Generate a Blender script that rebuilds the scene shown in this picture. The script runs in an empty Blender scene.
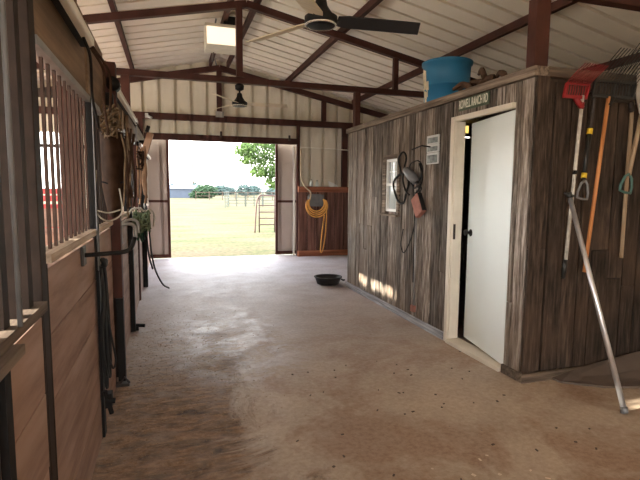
import bpy, bmesh, math, random
from mathutils import Vector, Matrix
random.seed(7)
SC = bpy.context.scene
C = SC.collection
R = math.radians

# ------------------------------------------------------------------ materials
def nd(nt, t, **kw):
    n = nt.nodes.new(t)
    for k, v in kw.items():
        setattr(n, k, v)
    return n

def base(name, rough=0.6, metal=0.0, spec=0.5):
    m = bpy.data.materials.new(name); m.use_nodes = True
    nt = m.node_tree; b = nt.nodes['Principled BSDF']
    b.inputs['Roughness'].default_value = rough
    b.inputs['Metallic'].default_value = metal
    b.inputs['Specular IOR Level'].default_value = spec
    return m, nt, b

def plain(name, col, rough=0.6, metal=0.0, spec=0.5, var=0.15, scale=6.0, bump=0.0):
    """flat colour broken up by soft wear noise"""
    m, nt, b = base(name, rough, metal, spec)
    tc = nd(nt, 'ShaderNodeTexCoord')
    nz = nd(nt, 'ShaderNodeTexNoise'); nz.inputs['Scale'].default_value = scale; nz.inputs['Detail'].default_value = 6
    nt.links.new(tc.outputs['Object'], nz.inputs['Vector'])
    cr = nd(nt, 'ShaderNodeValToRGB')
    cr.color_ramp.elements[0].position = 0.3; cr.color_ramp.elements[1].position = 0.7
    cr.color_ramp.elements[0].color = tuple(c * (1 - var) for c in col) + (1,)
    cr.color_ramp.elements[1].color = tuple(min(1, c * (1 + var)) for c in col) + (1,)
    nt.links.new(nz.outputs['Fac'], cr.inputs['Fac'])
    nt.links.new(cr.outputs['Color'], b.inputs['Base Color'])
    if bump:
        bp = nd(nt, 'ShaderNodeBump'); bp.inputs['Strength'].default_value = bump; bp.inputs['Distance'].default_value = 0.01
        nt.links.new(nz.outputs['Fac'], bp.inputs['Height']); nt.links.new(bp.outputs['Normal'], b.inputs['Normal'])
    return m

def wood(name, dark, mid, light, axis='z', rough=0.85, isl=0.5, grain=38.0, stain=None, bump=0.5, along=0.045):
    """planks: grain stretched along one axis, each island of the mesh gets its own tone"""
    m, nt, b = base(name, rough, 0, 0.25)
    L = nt.links.new
    tc = nd(nt, 'ShaderNodeTexCoord'); geo = nd(nt, 'ShaderNodeNewGeometry')
    mp = nd(nt, 'ShaderNodeMapping')
    s = [grain, grain, grain]; s['xyz'.index(axis)] = grain * along
    mp.inputs['Scale'].default_value = s
    L(tc.outputs['Object'], mp.inputs['Vector'])
    off = nd(nt, 'ShaderNodeVectorMath', operation='SCALE'); off.inputs[0].default_value = (37, 53, 71)
    L(geo.outputs['Random Per Island'], off.inputs['Scale'])
    add = nd(nt, 'ShaderNodeVectorMath', operation='ADD')
    L(mp.outputs[0], add.inputs[0]); L(off.outputs[0], add.inputs[1])
    nz = nd(nt, 'ShaderNodeTexNoise'); nz.inputs['Scale'].default_value = 1.0; nz.inputs['Detail'].default_value = 8
    nz.inputs['Roughness'].default_value = 0.65
    L(add.outputs[0], nz.inputs['Vector'])
    cr = nd(nt, 'ShaderNodeValToRGB'); e = cr.color_ramp.elements
    e[0].position = 0.35; e[0].color = dark + (1,)
    e[1].position = 0.66; e[1].color = light + (1,)
    k = e.new(0.5); k.color = mid + (1,)
    L(nz.outputs['Fac'], cr.inputs['Fac'])
    # island tone
    mr = nd(nt, 'ShaderNodeMapRange'); mr.inputs['To Min'].default_value = 1 - isl * 0.5; mr.inputs['To Max'].default_value = 1 + isl * 0.5
    L(geo.outputs['Random Per Island'], mr.inputs['Value'])
    mul = nd(nt, 'ShaderNodeMix', data_type='RGBA', blend_type='MULTIPLY'); mul.inputs['Factor'].default_value = 1
    L(cr.outputs['Color'], mul.inputs['A']); L(mr.outputs[0], mul.inputs['B'])
    out = mul.outputs['Result']
    # broad stains
    n2 = nd(nt, 'ShaderNodeTexNoise'); n2.inputs['Scale'].default_value = 2.2; n2.inputs['Detail'].default_value = 5
    L(tc.outputs['Object'], n2.inputs['Vector'])
    c2 = nd(nt, 'ShaderNodeValToRGB'); c2.color_ramp.elements[0].position = 0.45; c2.color_ramp.elements[1].position = 0.7
    L(n2.outputs['Fac'], c2.inputs['Fac'])
    mx = nd(nt, 'ShaderNodeMix', data_type='RGBA', blend_type='MIX')
    L(c2.outputs['Color'], mx.inputs['Factor']); L(out, mx.inputs['A'])
    st = stain or tuple(c * 0.7 for c in mid)
    m3 = nd(nt, 'ShaderNodeMix', data_type='RGBA', blend_type='MIX'); m3.inputs['Factor'].default_value = 0.6
    L(out, m3.inputs['A']); m3.inputs['B'].default_value = st + (1,)
    L(m3.outputs['Result'], mx.inputs['B'])
    L(mx.outputs['Result'], b.inputs['Base Color'])
    bp = nd(nt, 'ShaderNodeBump'); bp.inputs['Strength'].default_value = bump; bp.inputs['Distance'].default_value = 0.004
    L(nz.outputs['Fac'], bp.inputs['Height']); L(bp.outputs['Normal'], b.inputs['Normal'])
    return m

def floor_mat():
    m, nt, b = base('concrete_floor', 0.55, 0, 0.5); L = nt.links.new
    tc = nd(nt, 'ShaderNodeTexCoord'); P = tc.outputs['Object']
    def noise(scale, detail=6, rough=0.55, vec=None, dist=0.0):
        n = nd(nt, 'ShaderNodeTexNoise'); n.inputs['Scale'].default_value = scale
        n.inputs['Detail'].default_value = detail; n.inputs['Roughness'].default_value = rough
        n.inputs['Distortion'].default_value = dist
        L(vec or P, n.inputs['Vector']); return n.outputs['Fac']
    def ramp(v, a, bb, ca=(0, 0, 0), cb=(1, 1, 1)):
        r = nd(nt, 'ShaderNodeValToRGB'); r.color_ramp.elements[0].position = a; r.color_ramp.elements[1].position = bb
        r.color_ramp.elements[0].color = ca + (1,); r.color_ramp.elements[1].color = cb + (1,)
        L(v, r.inputs['Fac']); return r.outputs['Color']
    def mix(f, a, c, bt='MIX'):
        x = nd(nt, 'ShaderNodeMix', data_type='RGBA', blend_type=bt)
        for s, v in (('Factor', f), ('A', a), ('B', c)):
            if isinstance(v, tuple): x.inputs[s].default_value = v + (1,)
            elif isinstance(v, float): x.inputs[s].default_value = v
            else: L(v, x.inputs[s])
        return x.outputs['Result']
    def math_(op, a, c):
        x = nd(nt, 'ShaderNodeMath', operation=op)
        for i, v in enumerate((a, c)):
            if isinstance(v, float): x.inputs[i].default_value = v
            else: L(v, x.inputs[i])
        return x.outputs[0]
    sep = nd(nt, 'ShaderNodeSeparateXYZ'); L(P, sep.inputs[0])
    X, Y = sep.outputs[0], sep.outputs[1]
    # swept bare concrete, dusty tan near the front, greyer towards the big door with bluish sky sheen put into the colour
    conc = mix(ramp(noise(2.4, 8), .35, .68), (.46, .36, .265), (.36, .27, .19))
    grey = mix(ramp(noise(3.1, 8), .35, .68), (.45, .42, .455), (.365, .335, .355))
    yn = math_('ADD', Y, math_('MULTIPLY', noise(0.9, 7, .6), 3.0))
    mr = nd(nt, 'ShaderNodeMapRange'); mr.inputs['From Min'].default_value = 4.3; mr.inputs['From Max'].default_value = 8.6
    L(yn, mr.inputs['Value'])
    col = mix(mr.outputs[0], conc, grey)
    # reddish-brown dust patches
    near = nd(nt, 'ShaderNodeMapRange'); near.inputs['From Min'].default_value = 5.5; near.inputs['From Max'].default_value = 2.0
    L(Y, near.inputs['Value'])
    dust = math_('MULTIPLY', ramp(noise(1.3, 9, .66, None, .5), .47, .58), math_('ADD', math_('MULTIPLY', near.outputs[0], .6), .2))
    col = mix(dust, col, (.25, .13, .066))
    # dirt and old bedding tracked out along the stall fronts
    xn = math_('ADD', X, math_('MULTIPLY', noise(1.5, 10, .72, None, 1.0), -2.0))
    dl = nd(nt, 'ShaderNodeMapRange'); dl.inputs['From Min'].default_value = -.48; dl.inputs['From Max'].default_value = -0.66
    L(xn, dl.inputs['Value'])
    fy = nd(nt, 'ShaderNodeMapRange'); fy.inputs['From Min'].default_value = 7.2; fy.inputs['From Max'].default_value = 4.6
    L(yn, fy.inputs['Value'])
    dirt = math_('MULTIPLY', dl.outputs[0], fy.outputs[0]); dn = ramp(noise(7, 9, .75), .36, .52); dirt = math_('MULTIPLY', dirt, math_('ADD', math_('MULTIPLY', dn, .5), .5))
    mp = nd(nt, 'ShaderNodeMapping'); mp.inputs['Scale'].default_value = (6, 16, 8); mp.inputs['Rotation'].default_value = (0, 0, .25); L(P, mp.inputs['Vector'])
    streak = noise(1.0, 8, .7, mp.outputs[0], .8)
    dcol = mix(ramp(streak, .36, .64), (.045, .020, .009), (.33, .185, .088))
    col = mix(dirt, col, dcol)
    # fine specks
    vo = nd(nt, 'ShaderNodeTexVoronoi'); vo.inputs['Scale'].default_value = 16; L(P, vo.inputs['Vector'])
    speck = math_('MULTIPLY', ramp(vo.outputs['Distance'], .07, .12, (1, 1, 1), (0, 0, 0)), ramp(noise(4.0, 3), .55, .62))
    col = mix(math_('MULTIPLY', speck, .65), col, (.10, .06, .045))
    col = mix(.17, col, mix(ramp(noise(28, 9, .75), .38, .62), (.1, .08, .07), (.75, .68, .6)))
    # a smooth bare wet patch with a bluish reflection put into its colour
    def bell(v, c, w):
        return math_('SUBTRACT', 1.0, math_('MULTIPLY', math_('POWER', math_('SUBTRACT', v, c), 2.0), 1 / (w * w)))
    el = math_('SUBTRACT', math_('ADD', bell(X, .55, .75), bell(Y, 4.6, 1.5)), 1.0)
    wp = nd(nt, 'ShaderNodeMath', operation='MULTIPLY'); wp.use_clamp = True
    L(el, wp.inputs[0]); L(ramp(noise(3.2, 10, .72, None, .8), .42, .56), wp.inputs[1])
    wet_sheen = wp.outputs[0]
    col = mix(math_('MULTIPLY', wet_sheen, .75), col, mix(ramp(noise(11, 8, .7), .4, .6), (.36, .33, .34), (.56, .56, .62)))
    L(col, b.inputs['Base Color'])
    rr = nd(nt, 'ShaderNodeMapRange'); rr.inputs['To Min'].default_value = .40; rr.inputs['To Max'].default_value = .9
    L(math_('SUBTRACT', math_('MAXIMUM', dirt, noise(5, 6)), math_('MULTIPLY', wet_sheen, .30)), rr.inputs['Value']); L(rr.outputs[0], b.inputs['Roughness'])
    h = math_('ADD', math_('MULTIPLY', noise(9, 9, .75), .6), math_('MULTIPLY', math_('MULTIPLY', streak, dirt), 2.2))
    bp = nd(nt, 'ShaderNodeBump'); bp.inputs['Strength'].default_value = .5; bp.inputs['Distance'].default_value = .012
    L(h, bp.inputs['Height']); L(bp.outputs['Normal'], b.inputs['Normal'])
    return m

def ground_mat():
    m, nt, b = base('dry_pasture', 0.95, 0, 0.1); L = nt.links.new
    tc = nd(nt, 'ShaderNodeTexCoord')
    mp = nd(nt, 'ShaderNodeMapping'); mp.inputs['Scale'].default_value = (.35, .8, 1); L(tc.outputs['Object'], mp.inputs['Vector'])
    n1 = nd(nt, 'ShaderNodeTexNoise'); n1.inputs['Scale'].default_value = 1.0; n1.inputs['Detail'].default_value = 9; n1.inputs['Roughness'].default_value = .65
    L(mp.outputs[0], n1.inputs['Vector'])
    cr = nd(nt, 'ShaderNodeValToRGB'); e = cr.color_ramp.elements
    e[0].position = .34; e[0].color = (.045, .066, .020, 1); e[1].position = .64; e[1].color = (.105, .083, .058, 1)
    k = e.new(.48); k.color = (.083, .080, .042, 1)
    L(n1.outputs['Fac'], cr.inputs['Fac'])
    n2 = nd(nt, 'ShaderNodeTexNoise'); n2.inputs['Scale'].default_value = 9; n2.inputs['Detail'].default_value = 8
    L(tc.outputs['Object'], n2.inputs['Vector'])
    c2 = nd(nt, 'ShaderNodeValToRGB'); c2.color_ramp.elements[0].color = (.62, .62, .55, 1); c2.color_ramp.elements[0].position = .35; c2.color_ramp.elements[1].position = .65
    c2.color_ramp.elements[1].color = (1.15, 1.1, 1.05, 1)
    L(n2.outputs['Fac'], c2.inputs['Fac'])
    mx = nd(nt, 'ShaderNodeMix', data_type='RGBA', blend_type='MULTIPLY'); mx.inputs['Factor'].default_value = 1
    L(cr.outputs['Color'], mx.inputs['A']); L(c2.outputs['Color'], mx.inputs['B']); L(mx.outputs['Result'], b.inputs['Base Color'])
    return m

def emit(name, col, s):
    m, nt, b = base(name)
    b.inputs['Emission Color'].default_value = col + (1,); b.inputs['Emission Strength'].default_value = s
    b.inputs['Base Color'].default_value = col + (1,)
    return m

def leafm(name, a, bcol, trans=0.35):
    m, nt, b = base(name, .6, 0, .3); L = nt.links.new
    geo = nd(nt, 'ShaderNodeNewGeometry'); cr = nd(nt, 'ShaderNodeValToRGB')
    cr.color_ramp.elements[0].color = a + (1,); cr.color_ramp.elements[1].color = bcol + (1,)
    L(geo.outputs['Random Per Island'], cr.inputs['Fac']); L(cr.outputs['Color'], b.inputs['Base Color'])
    tr = nd(nt, 'ShaderNodeBsdfTranslucent'); L(cr.outputs['Color'], tr.inputs['Color'])
    ms = nd(nt, 'ShaderNodeMixShader'); ms.inputs[0].default_value = trans
    L(b.outputs[0], ms.inputs[1]); L(tr.outputs[0], ms.inputs[2])
    L(ms.outputs[0], nt.nodes['Material Output'].inputs['Surface'])
    return m

M = {}
M['steel'] = plain('red_oxide_steel', (.055, .020, .015), .6, 0, .2, .3, 5)
M['steel_post'] = plain('brown_primer_steel', (.07, .026, .019), .6, 0, .2, .3, 5)
M['roof'] = plain('galvalume_roof', (.84, .765, .655), .42, .0, .5, .07, 1.5)
M['siding'] = plain('cream_siding', (.70, .64, .53), .5, 0, .5, .06, 2)
M['doorsiding'] = plain('door_siding', (.50, .42, .37), .5, 0, .5, .06, 2)
M['barn'] = wood('weathered_barn_wood', (.038, .028, .022), (.16, .13, .107), (.40, .355, .31), 'z', isl=1.1, stain=(.17, .125, .09), along=.075, grain=42)
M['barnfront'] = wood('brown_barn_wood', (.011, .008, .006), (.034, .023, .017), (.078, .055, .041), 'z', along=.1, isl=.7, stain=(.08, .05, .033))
M['barnx'] = wood('barn_trim_wood', (.055, .04, .03), (.155, .118, .09), (.28, .225, .175), 'y', isl=.5)
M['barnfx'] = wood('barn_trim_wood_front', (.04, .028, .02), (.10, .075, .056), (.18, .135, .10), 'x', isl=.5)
M['base'] = wood('grey_base_board', (.13, .13, .14), (.30, .31, .34), (.50, .52, .56), 'y', isl=.4)
M['ply'] = wood('stall_planks', (.19, .115, .092), (.29, .19, .155), (.38, .265, .22), 'y', isl=.2, grain=9, along=.12, rough=.7, bump=.25, stain=(.36, .22, .155))
M['plyhead'] = wood('header_board', (.12, .078, .048), (.20, .135, .085), (.28, .19, .12), 'y', isl=.2, grain=14, rough=.7, bump=.2)
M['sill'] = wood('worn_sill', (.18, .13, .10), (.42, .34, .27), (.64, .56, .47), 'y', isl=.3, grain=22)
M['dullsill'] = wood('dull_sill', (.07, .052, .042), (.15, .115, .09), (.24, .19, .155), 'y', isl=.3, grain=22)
M['redboard'] = wood('red_brown_boards', (.06, .028, .022), (.13, .062, .048), (.22, .12, .09), 'z', isl=.5, grain=16, rough=.7)
M['redrail'] = wood('red_rail', (.18, .065, .035), (.30, .11, .06), (.42, .18, .10), 'x', isl=.3, grain=16, rough=.7)
M['barm'] = plain('stall_bar_paint', (.055, .030, .022), .6, 0, .2, .3, 14)
M['darkbar'] = plain('dark_stall_bar', (.028, .018, .014), .6, 0, .15, .3, 14)
M['black'] = plain('black_paint', (.010, .009, .009), .6, 0, .2, .2, 8)
M['rubber'] = plain('black_rubber', (.016, .017, .018), .65, 0, .4, .25, 8)
M['galv'] = plain('galvanised', (.42, .42, .42), .4, .7, .5, .15, 12)
M['alum'] = plain('bare_aluminium', (.66, .66, .68), .33, .85, .5, .1, 12)
M['white'] = plain('white_paint', (.74, .74, .72), .45, 0, .5, .04, 3)
M['doorwhite'] = plain('door_white_paint', (.79, .86, .86), .42, 0, .5, .035, 1.4)
M['cream'] = plain('cream_trim_paint', (.66, .60, .50), .5, 0, .5, .08, 4)
M['tube'] = plain('ivory_track_cover', (.80, .77, .68), .4, 0, .5, .05, 4)
M['floor'] = floor_mat()
M['ground'] = ground_mat()
M['bounce'] = plain('pale_bounce_ground', (.60, .53, .43), .95, 0, .1, .12, 8)
M['tub'] = plain('blue_plastic', (.018, .17, .34), .5, 0, .5, .12, 3)
M['tublabel'] = plain('peeled_label', (.72, .63, .46), .8, 0, .3, .15, 20)
M['redplastic'] = plain('red_plastic', (.26, .018, .020), .5, 0, .3, .15, 9)
M['blackplastic'] = plain('black_plastic', (.013, .013, .012), .5, 0, .5, .2, 9)
M['darksteel'] = plain('dark_tine_steel', (.045, .035, .03), .5, .3, .5, .3, 9)
M['orangewood'] = wood('varnished_handle', (.34, .13, .045), (.50, .20, .07), (.60, .27, .11), 'z', isl=.1, grain=30, rough=.45, bump=.05)
M['palewood'] = wood('pale_handle', (.22, .15, .09), (.36, .26, .17), (.46, .35, .24), 'z', isl=.1, grain=30, rough=.6, bump=.05)
M['paintwhite'] = plain('chipped_white_handle', (.52, .49, .43), .5, 0, .5, .25, 25)
M['yellow'] = plain('yellow_band', (.75, .52, .03), .5, 0, .5, .1, 9)
M['greygrip'] = plain('grey_grip', (.15, .15, .155), .5, 0, .5, .2, 9)
M['greengrip'] = plain('green_grip', (.06, .14, .12), .5, 0, .5, .2, 9)
M['leather'] = plain('brown_leather', (.05, .027, .017), .8, 0, .1, .35, 12, .3)
M['tanleather'] = plain('tan_leather', (.27, .15, .08), .6, 0, .4, .3, 12)
M['rope'] = plain('old_rope', (.19, .135, .085), .9, 0, .1, .35, 30)
M['whiterope'] = plain('white_cord', (.42, .39, .33), .8, 0, .2, .15, 30)
M['paleknot'] = plain('faded_green_web', (.12, .15, .09), .9, 0, .1, .3, 30)
M['green'] = plain('green_web', (.045, .085, .055), .8, 0, .2, .3, 15)
M['tanblock'] = plain('tan_block', (.52, .34, .24), .8, 0, .2, .15, 12)
M['brick'] = plain('terracotta_brush', (.30, .135, .105), .85, 0, .2, .15, 20)
M['greytool'] = plain('grey_clipper', (.11, .11, .115), .45, 0, .5, .2, 10)
M['orangehose'] = plain('orange_hose', (.80, .40, .09), .5, 0, .5, .12, 10)
M['tanhose'] = plain('tan_hose', (.55, .42, .28), .6, 0, .4, .12, 10)
M['fanpale'] = wood('pale_fan_blade', (.60, .50, .32), (.72, .62, .44), (.80, .72, .54), 'x', isl=.05, grain=20, rough=.5, bump=.05)
M['fandark'] = plain('black_fan_blade', (.006, .006, .008), .4, 0, .5, .15, 6)
M['chrome'] = plain('chrome_ring', (.7, .66, .6), .25, .9, .5, .05, 6)
M['lens'] = emit('lit_lens', (1.0, .86, .64), .21)
M['roomglow'] = emit('yellow_glow', (1.0, .72, .18), .3)
M['housing'] = plain('light_housing', (.62, .56, .46), .5, 0, .5, .1, 9)
M['sign'] = plain('dark_green_sign', (.045, .07, .035), .5, 0, .5, .15, 10)
M['letter'] = plain('sign_lettering', (.72, .70, .58), .5, 0, .5, .05, 10)
M['paper'] = plain('pale_paper', (.60, .62, .62), .7, 0, .2, .06, 10)
M['photo'] = plain('grey_print', (.22, .25, .25), .6, 0, .3, .6, 16)
M['mat'] = plain('grey_rubber_board', (.10, .075, .06), .8, 0, .3, .2, 4)
M['pipe'] = plain('rusty_gate_pipe', (.055, .026, .020), .6, 0, .4, .2, 6)
M['pen'] = plain('green_grey_panel', (.045, .06, .055), .6, 0, .4, .2, 3)
M['fence'] = plain('far_fence', (.09, .065, .05), .8, 0, .2, .2, 3)
M['shed'] = plain('blue_grey_shed', (.085, .10, .13), .8, 0, .1, .1, .6)
M['bark'] = plain('bark', (.10, .08, .06), .9, 0, .2, .3, 6)
M['leaf'] = leafm('tree_leaves', (.045, .095, .022), (.15, .23, .075), .45)
M['bush'] = leafm('bush_leaves', (.015, .045, .018), (.045, .09, .04), .25)
M['far'] = leafm('far_leaves', (.04, .075, .065), (.085, .125, .12), .25)  # distance haze put into the blue-green leaf colour
M['redgate'] = plain('red_gate_pipe', (.50, .06, .06), .5, 0, .5, .15, 6)
M['ceramic'] = plain('jar_white', (.6, .62, .58), .4, 0, .5, .1, 12)
M['branch'] = plain('dead_branch', (.09, .05, .03), .85, 0, .2, .35, 12)
M['chip'] = plain('wood_chip', (.66, .55, .44), .8, 0, .2, .2, 30)
M['straw'] = plain('straw_bits', (.30, .20, .12), .9, 0, .1, .4, 30)
def glassm():
    m, nt, b = base('window_glass', .08, 0, .6)
    b.inputs['Base Color'].default_value = (.75, .80, .80, 1); b.inputs['Transmission Weight'].default_value = 0.55
    return m
M['glass'] = glassm()

# ------------------------------------------------------------------ mesh builder
class MB:
    def __init__(s):
        s.bm = bmesh.new()
    def box(s, x0, x1, y0, y1, z0, z1, mtx=None):
        vs = [s.bm.verts.new((x, y, z)) for x in (x0, x1) for y in (y0, y1) for z in (z0, z1)]
        for f in ((0, 1, 3, 2), (4, 6, 7, 5), (0, 4, 5, 1), (2, 3, 7, 6), (0, 2, 6, 4), (1, 5, 7, 3)):
            s.bm.faces.new([vs[i] for i in f])
        if mtx:
            for v in vs: v.co = mtx @ v.co
        return s
    def beam(s, a, b, w, h, up=(0, 0, 1)):
        a, b = Vector(a), Vector(b); d = (b - a).normalized(); u = Vector(up)
        sd = d.cross(u).normalized(); u = sd.cross(d).normalized()
        q = []
        for p in (a, b):
            for i, j in ((-1, -1), (1, -1), (1, 1), (-1, 1)):
                q.append(s.bm.verts.new(p + sd * w / 2 * i + u * h / 2 * j))
        for f in ((3, 2, 1, 0), (4, 5, 6, 7), (0, 1, 5, 4), (1, 2, 6, 5), (2, 3, 7, 6), (3, 0, 4, 7)):
            s.bm.faces.new([q[i] for i in f])
        return s
    def tube(s, pts, r, n=8, closed=False):
        pts = [Vector(p) for p in pts]; N = len(pts)
        rs = r if isinstance(r, (list, tuple)) else [r] * N
        rings = []; prev = None
        for i, p in enumerate(pts):
            if closed: t = pts[(i + 1) % N] - pts[i - 1]
            else: t = pts[min(i + 1, N - 1)] - pts[max(i - 1, 0)]
            t.normalize()
            if prev is None:
                a = Vector((0, 0, 1)) if abs(t.z) < .9 else Vector((1, 0, 0))
                u = t.cross(a).normalized()
            else:
                u = (prev - t * prev.dot(t))
                u = u.normalized() if u.length > 1e-6 else t.orthogonal().normalized()
            prev = u; w = t.cross(u)
            rings.append([s.bm.verts.new(p + (u * math.cos(2 * math.pi * k / n) + w * math.sin(2 * math.pi * k / n)) * rs[i]) for k in range(n)])
        for i in range(N if closed else N - 1):
            a, b = rings[i], rings[(i + 1) % N]
            for k in range(n):
                s.bm.faces.new((a[k], a[(k + 1) % n], b[(k + 1) % n], b[k]))
        if not closed:
            s.bm.faces.new(rings[0][::-1]); s.bm.faces.new(rings[-1])
        return s
    def lathe(s, prof, n=24, c=(0, 0, 0), sx=1, sy=1):
        rings = []
        for r, z in prof:
            rings.append([s.bm.verts.new((c[0] + r * sx * math.cos(2 * math.pi * k / n), c[1] + r * sy * math.sin(2 * math.pi * k / n), c[2] + z)) for k in range(n)])
        for a, b in zip(rings, rings[1:]):
            for k in range(n):
                s.bm.faces.new((a[k], a[(k + 1) % n], b[(k + 1) % n], b[k]))
        s.bm.faces.new(rings[0][::-1]); s.bm.faces.new(rings[-1])
        return s
    def prism(s, poly, d):
        """poly of 3D points, extruded by vector d"""
        d = Vector(d); a = [s.bm.verts.new(Vector(p)) for p in poly]; b = [s.bm.verts.new(Vector(p) + d) for p in poly]
        n = len(a)
        s.bm.faces.new(a[::-1]); s.bm.faces.new(b)
        for i in range(n): s.bm.faces.new((a[i], a[(i + 1) % n], b[(i + 1) % n], b[i]))
        return s
    def quad(s, *p):
        s.bm.faces.new([s.bm.verts.new(Vector(q)) for q in p]); return s
    def build(s, name, mat, parent=None, smooth=False, bevel=0):
        bmesh.ops.recalc_face_normals(s.bm, faces=s.bm.faces[:])
        me = bpy.data.meshes.new(name); s.bm.to_mesh(me); s.bm.free()
        me.materials.append(M[mat] if isinstance(mat, str) else mat)
        if smooth:
            for p in me.polygons: p.use_smooth = True
        o = bpy.data.objects.new(name, me); C.objects.link(o)
        if parent:
            o.parent = parent; o.matrix_parent_inverse = Matrix.Translation(-parent.location) if parent.type == 'EMPTY' and False else Matrix()
            # parts are authored in world coordinates: shift them into the parent's frame
            off = world_loc(parent)
            for v in me.vertices: v.co -= off
        if bevel:
            bv = o.modifiers.new('bevel', 'BEVEL'); bv.width = bevel; bv.segments = 2; bv.limit_method = 'ANGLE'
        if smooth:
            md = o.modifiers.new('wn', 'WEIGHTED_NORMAL') if False else None
        return o

def world_loc(o):
    v = Vector((0, 0, 0))
    while o: v = v + Vector(o.location); o = o.parent
    return v

def tag(o, label=None, cat=None, group=None, kind=None):
    for k, v in (('label', label), ('category', cat), ('group', group), ('kind', kind)):
        if v: o[k] = v
    return o
def thing(name, loc, label, cat, group=None):
    o = bpy.data.objects.new(name, None); C.objects.link(o); o.location = loc; o.empty_display_size = .1
    return tag(o, label, cat, group)
def struct(o): o['kind'] = 'structure'; return o
def copy_thing(root, loc, label, group=None):
    r = root.copy(); C.objects.link(r); r.location = loc; r['label'] = label
    if group: r['group'] = group
    for ch in root.children:
        c = ch.copy(); C.objects.link(c); c.parent = r
        for g in ch.children:
            d = g.copy(); C.objects.link(d); d.parent = c
    return r
def arc(c, r, a0, a1, n, ax='yz', sx=1, sz=1):
    out = []
    for i in range(n + 1):
        a = R(a0 + (a1 - a0) * i / n); u = math.cos(a) * r * sx; v = math.sin(a) * r * sz
        out.append((c[0], c[1] + u, c[2] + v) if ax == 'yz' else (c[0] + u, c[1], c[2] + v) if ax == 'xz' else (c[0] + u, c[1] + v, c[2]))
    return out
def smooth_path(pts, n=6):
    P = [Vector(p) for p in pts]; P = [P[0] * 2 - P[1]] + P + [P[-1] * 2 - P[-2]]; out = []
    for i in range(1, len(P) - 2):
        for k in range(n):
            t = k / n; a, b, c, d = P[i - 1:i + 3]
            out.append(.5 * ((2 * b) + (c - a) * t + (2 * a - 5 * b + 4 * c - d) * t * t + (3 * b - a - 3 * c + d) * t ** 3))
    out.append(P[-2]); return out

# ------------------------------------------------------------------ dimensions
XL, XR = -0.4, 2.5            # stall fronts / wooden room side
WX, EX = -4.1, 6.1            # outer walls
RX, RZ, SL = 1.0, 4.0, .215   # ridge
Y0, Y1 = -3.5, 10.1
def roofz(x): return RZ - SL * abs(x - RX)

# ------------------------------------------------------------------ ribbed sheet metal
def ribs(a0, a1, pitch=.305, rib=.062, top=.10, h=.08):
    """positions (t, height) of a ribbed profile"""
    out = [(a0, 0)]; k = math.floor(a0 / pitch)
    while True:
        c = k * pitch + pitch / 2; k += 1
        if c - rib / 2 <= a0: continue
        if c + rib / 2 >= a1: break
        out += [(c - rib / 2, 0), (c - top / 2, h), (c + top / 2, h), (c + rib / 2, 0)]  # mouth narrower than cavity, shaped so the ribs trap light and read dark
    out.append((a1, 0)); return out
def sheet_y(mb, y, x0, x1, zlo, zhi, sgn=1, h=.08):
    """vertical sheet in plane y, zlo/zhi callables of x or numbers"""
    f = lambda g, x: g(x) if callable(g) else g
    pr = ribs(x0, x1, h=h)
    xs = []
    for (a, ha), (b, hb) in zip(pr, pr[1:]):
        seg = [(a, ha)]
        if a < RX < b: seg.append((RX, ha + (hb - ha) * (RX - a) / (b - a)))
        seg.append((b, hb)); xs.append(seg)
    for seg in xs:
        for (a, ha), (b, hb) in zip(seg, seg[1:]):
            mb.quad((a, y + ha * sgn, f(zlo, a)), (b, y + hb * sgn, f(zlo, b)), (b, y + hb * sgn, f(zhi, b)), (a, y + ha * sgn, f(zhi, a)))
def sheet_x(mb, x, y0, y1, z0, z1, sgn=1):
    pr = ribs(y0, y1)
    for (a, ha), (b, hb) in zip(pr, pr[1:]):
        mb.quad((x + ha * sgn, a, z0), (x + hb * sgn, b, z0), (x + hb * sgn, b, z1), (x + ha * sgn, a, z1))
def thicken(o, t=.003):
    bmesh_merge(o); md = o.modifiers.new('sheet', 'SOLIDIFY'); md.thickness = t; md.offset = 0
def bmesh_merge(o):
    bm = bmesh.new(); bm.from_mesh(o.data); bmesh.ops.remove_doubles(bm, verts=bm.verts[:], dist=1e-5); bmesh.ops.recalc_face_normals(bm, faces=bm.faces[:]); bm.to_mesh(o.data); bm.free()

# roof, one sheet per slope
mb = MB()
for sg, xe in ((-1, WX - .15), (1, EX + .15)):
    pr = ribs(Y0 - .3, Y1 + .25, rib=.058, top=.13, h=.11)
    for (a, ha), (b, hb) in zip(pr, pr[1:]):
        mb.quad((RX, a, RZ + ha), (RX, b, RZ + hb), (xe, b, roofz(xe) + hb), (xe, a, roofz(xe) + ha))
o = struct(mb.build('ceiling', 'roof')); thicken(o)

# floor and ground
mb = MB(); mb.box(WX, EX, Y0 - 3, Y1 + .2, -.12, 0); struct(mb.build('floor', 'floor'))
mb = MB(); mb.quad((-260, -60, -.1), (320, -60, -.1), (320, 480, -.1), (-260, 480, -.1)); tag(mb.build('pasture_ground', 'ground'), kind='structure')
mb = MB(); mb.box(-30, WX - .02, -12, 10.0, -.13, -.06); struct(mb.build('bounce_apron', 'bounce'))  # unseen pale apron added to bounce sunlight up onto the ceiling

struct(MB().box(WX - .14, WX - .12, Y0, Y1 + .2, 2.86, 3.02).build('eave_sun_block', 'siding'))  # added strip, stops sun leaking through the open rib ends at the eave
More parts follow.
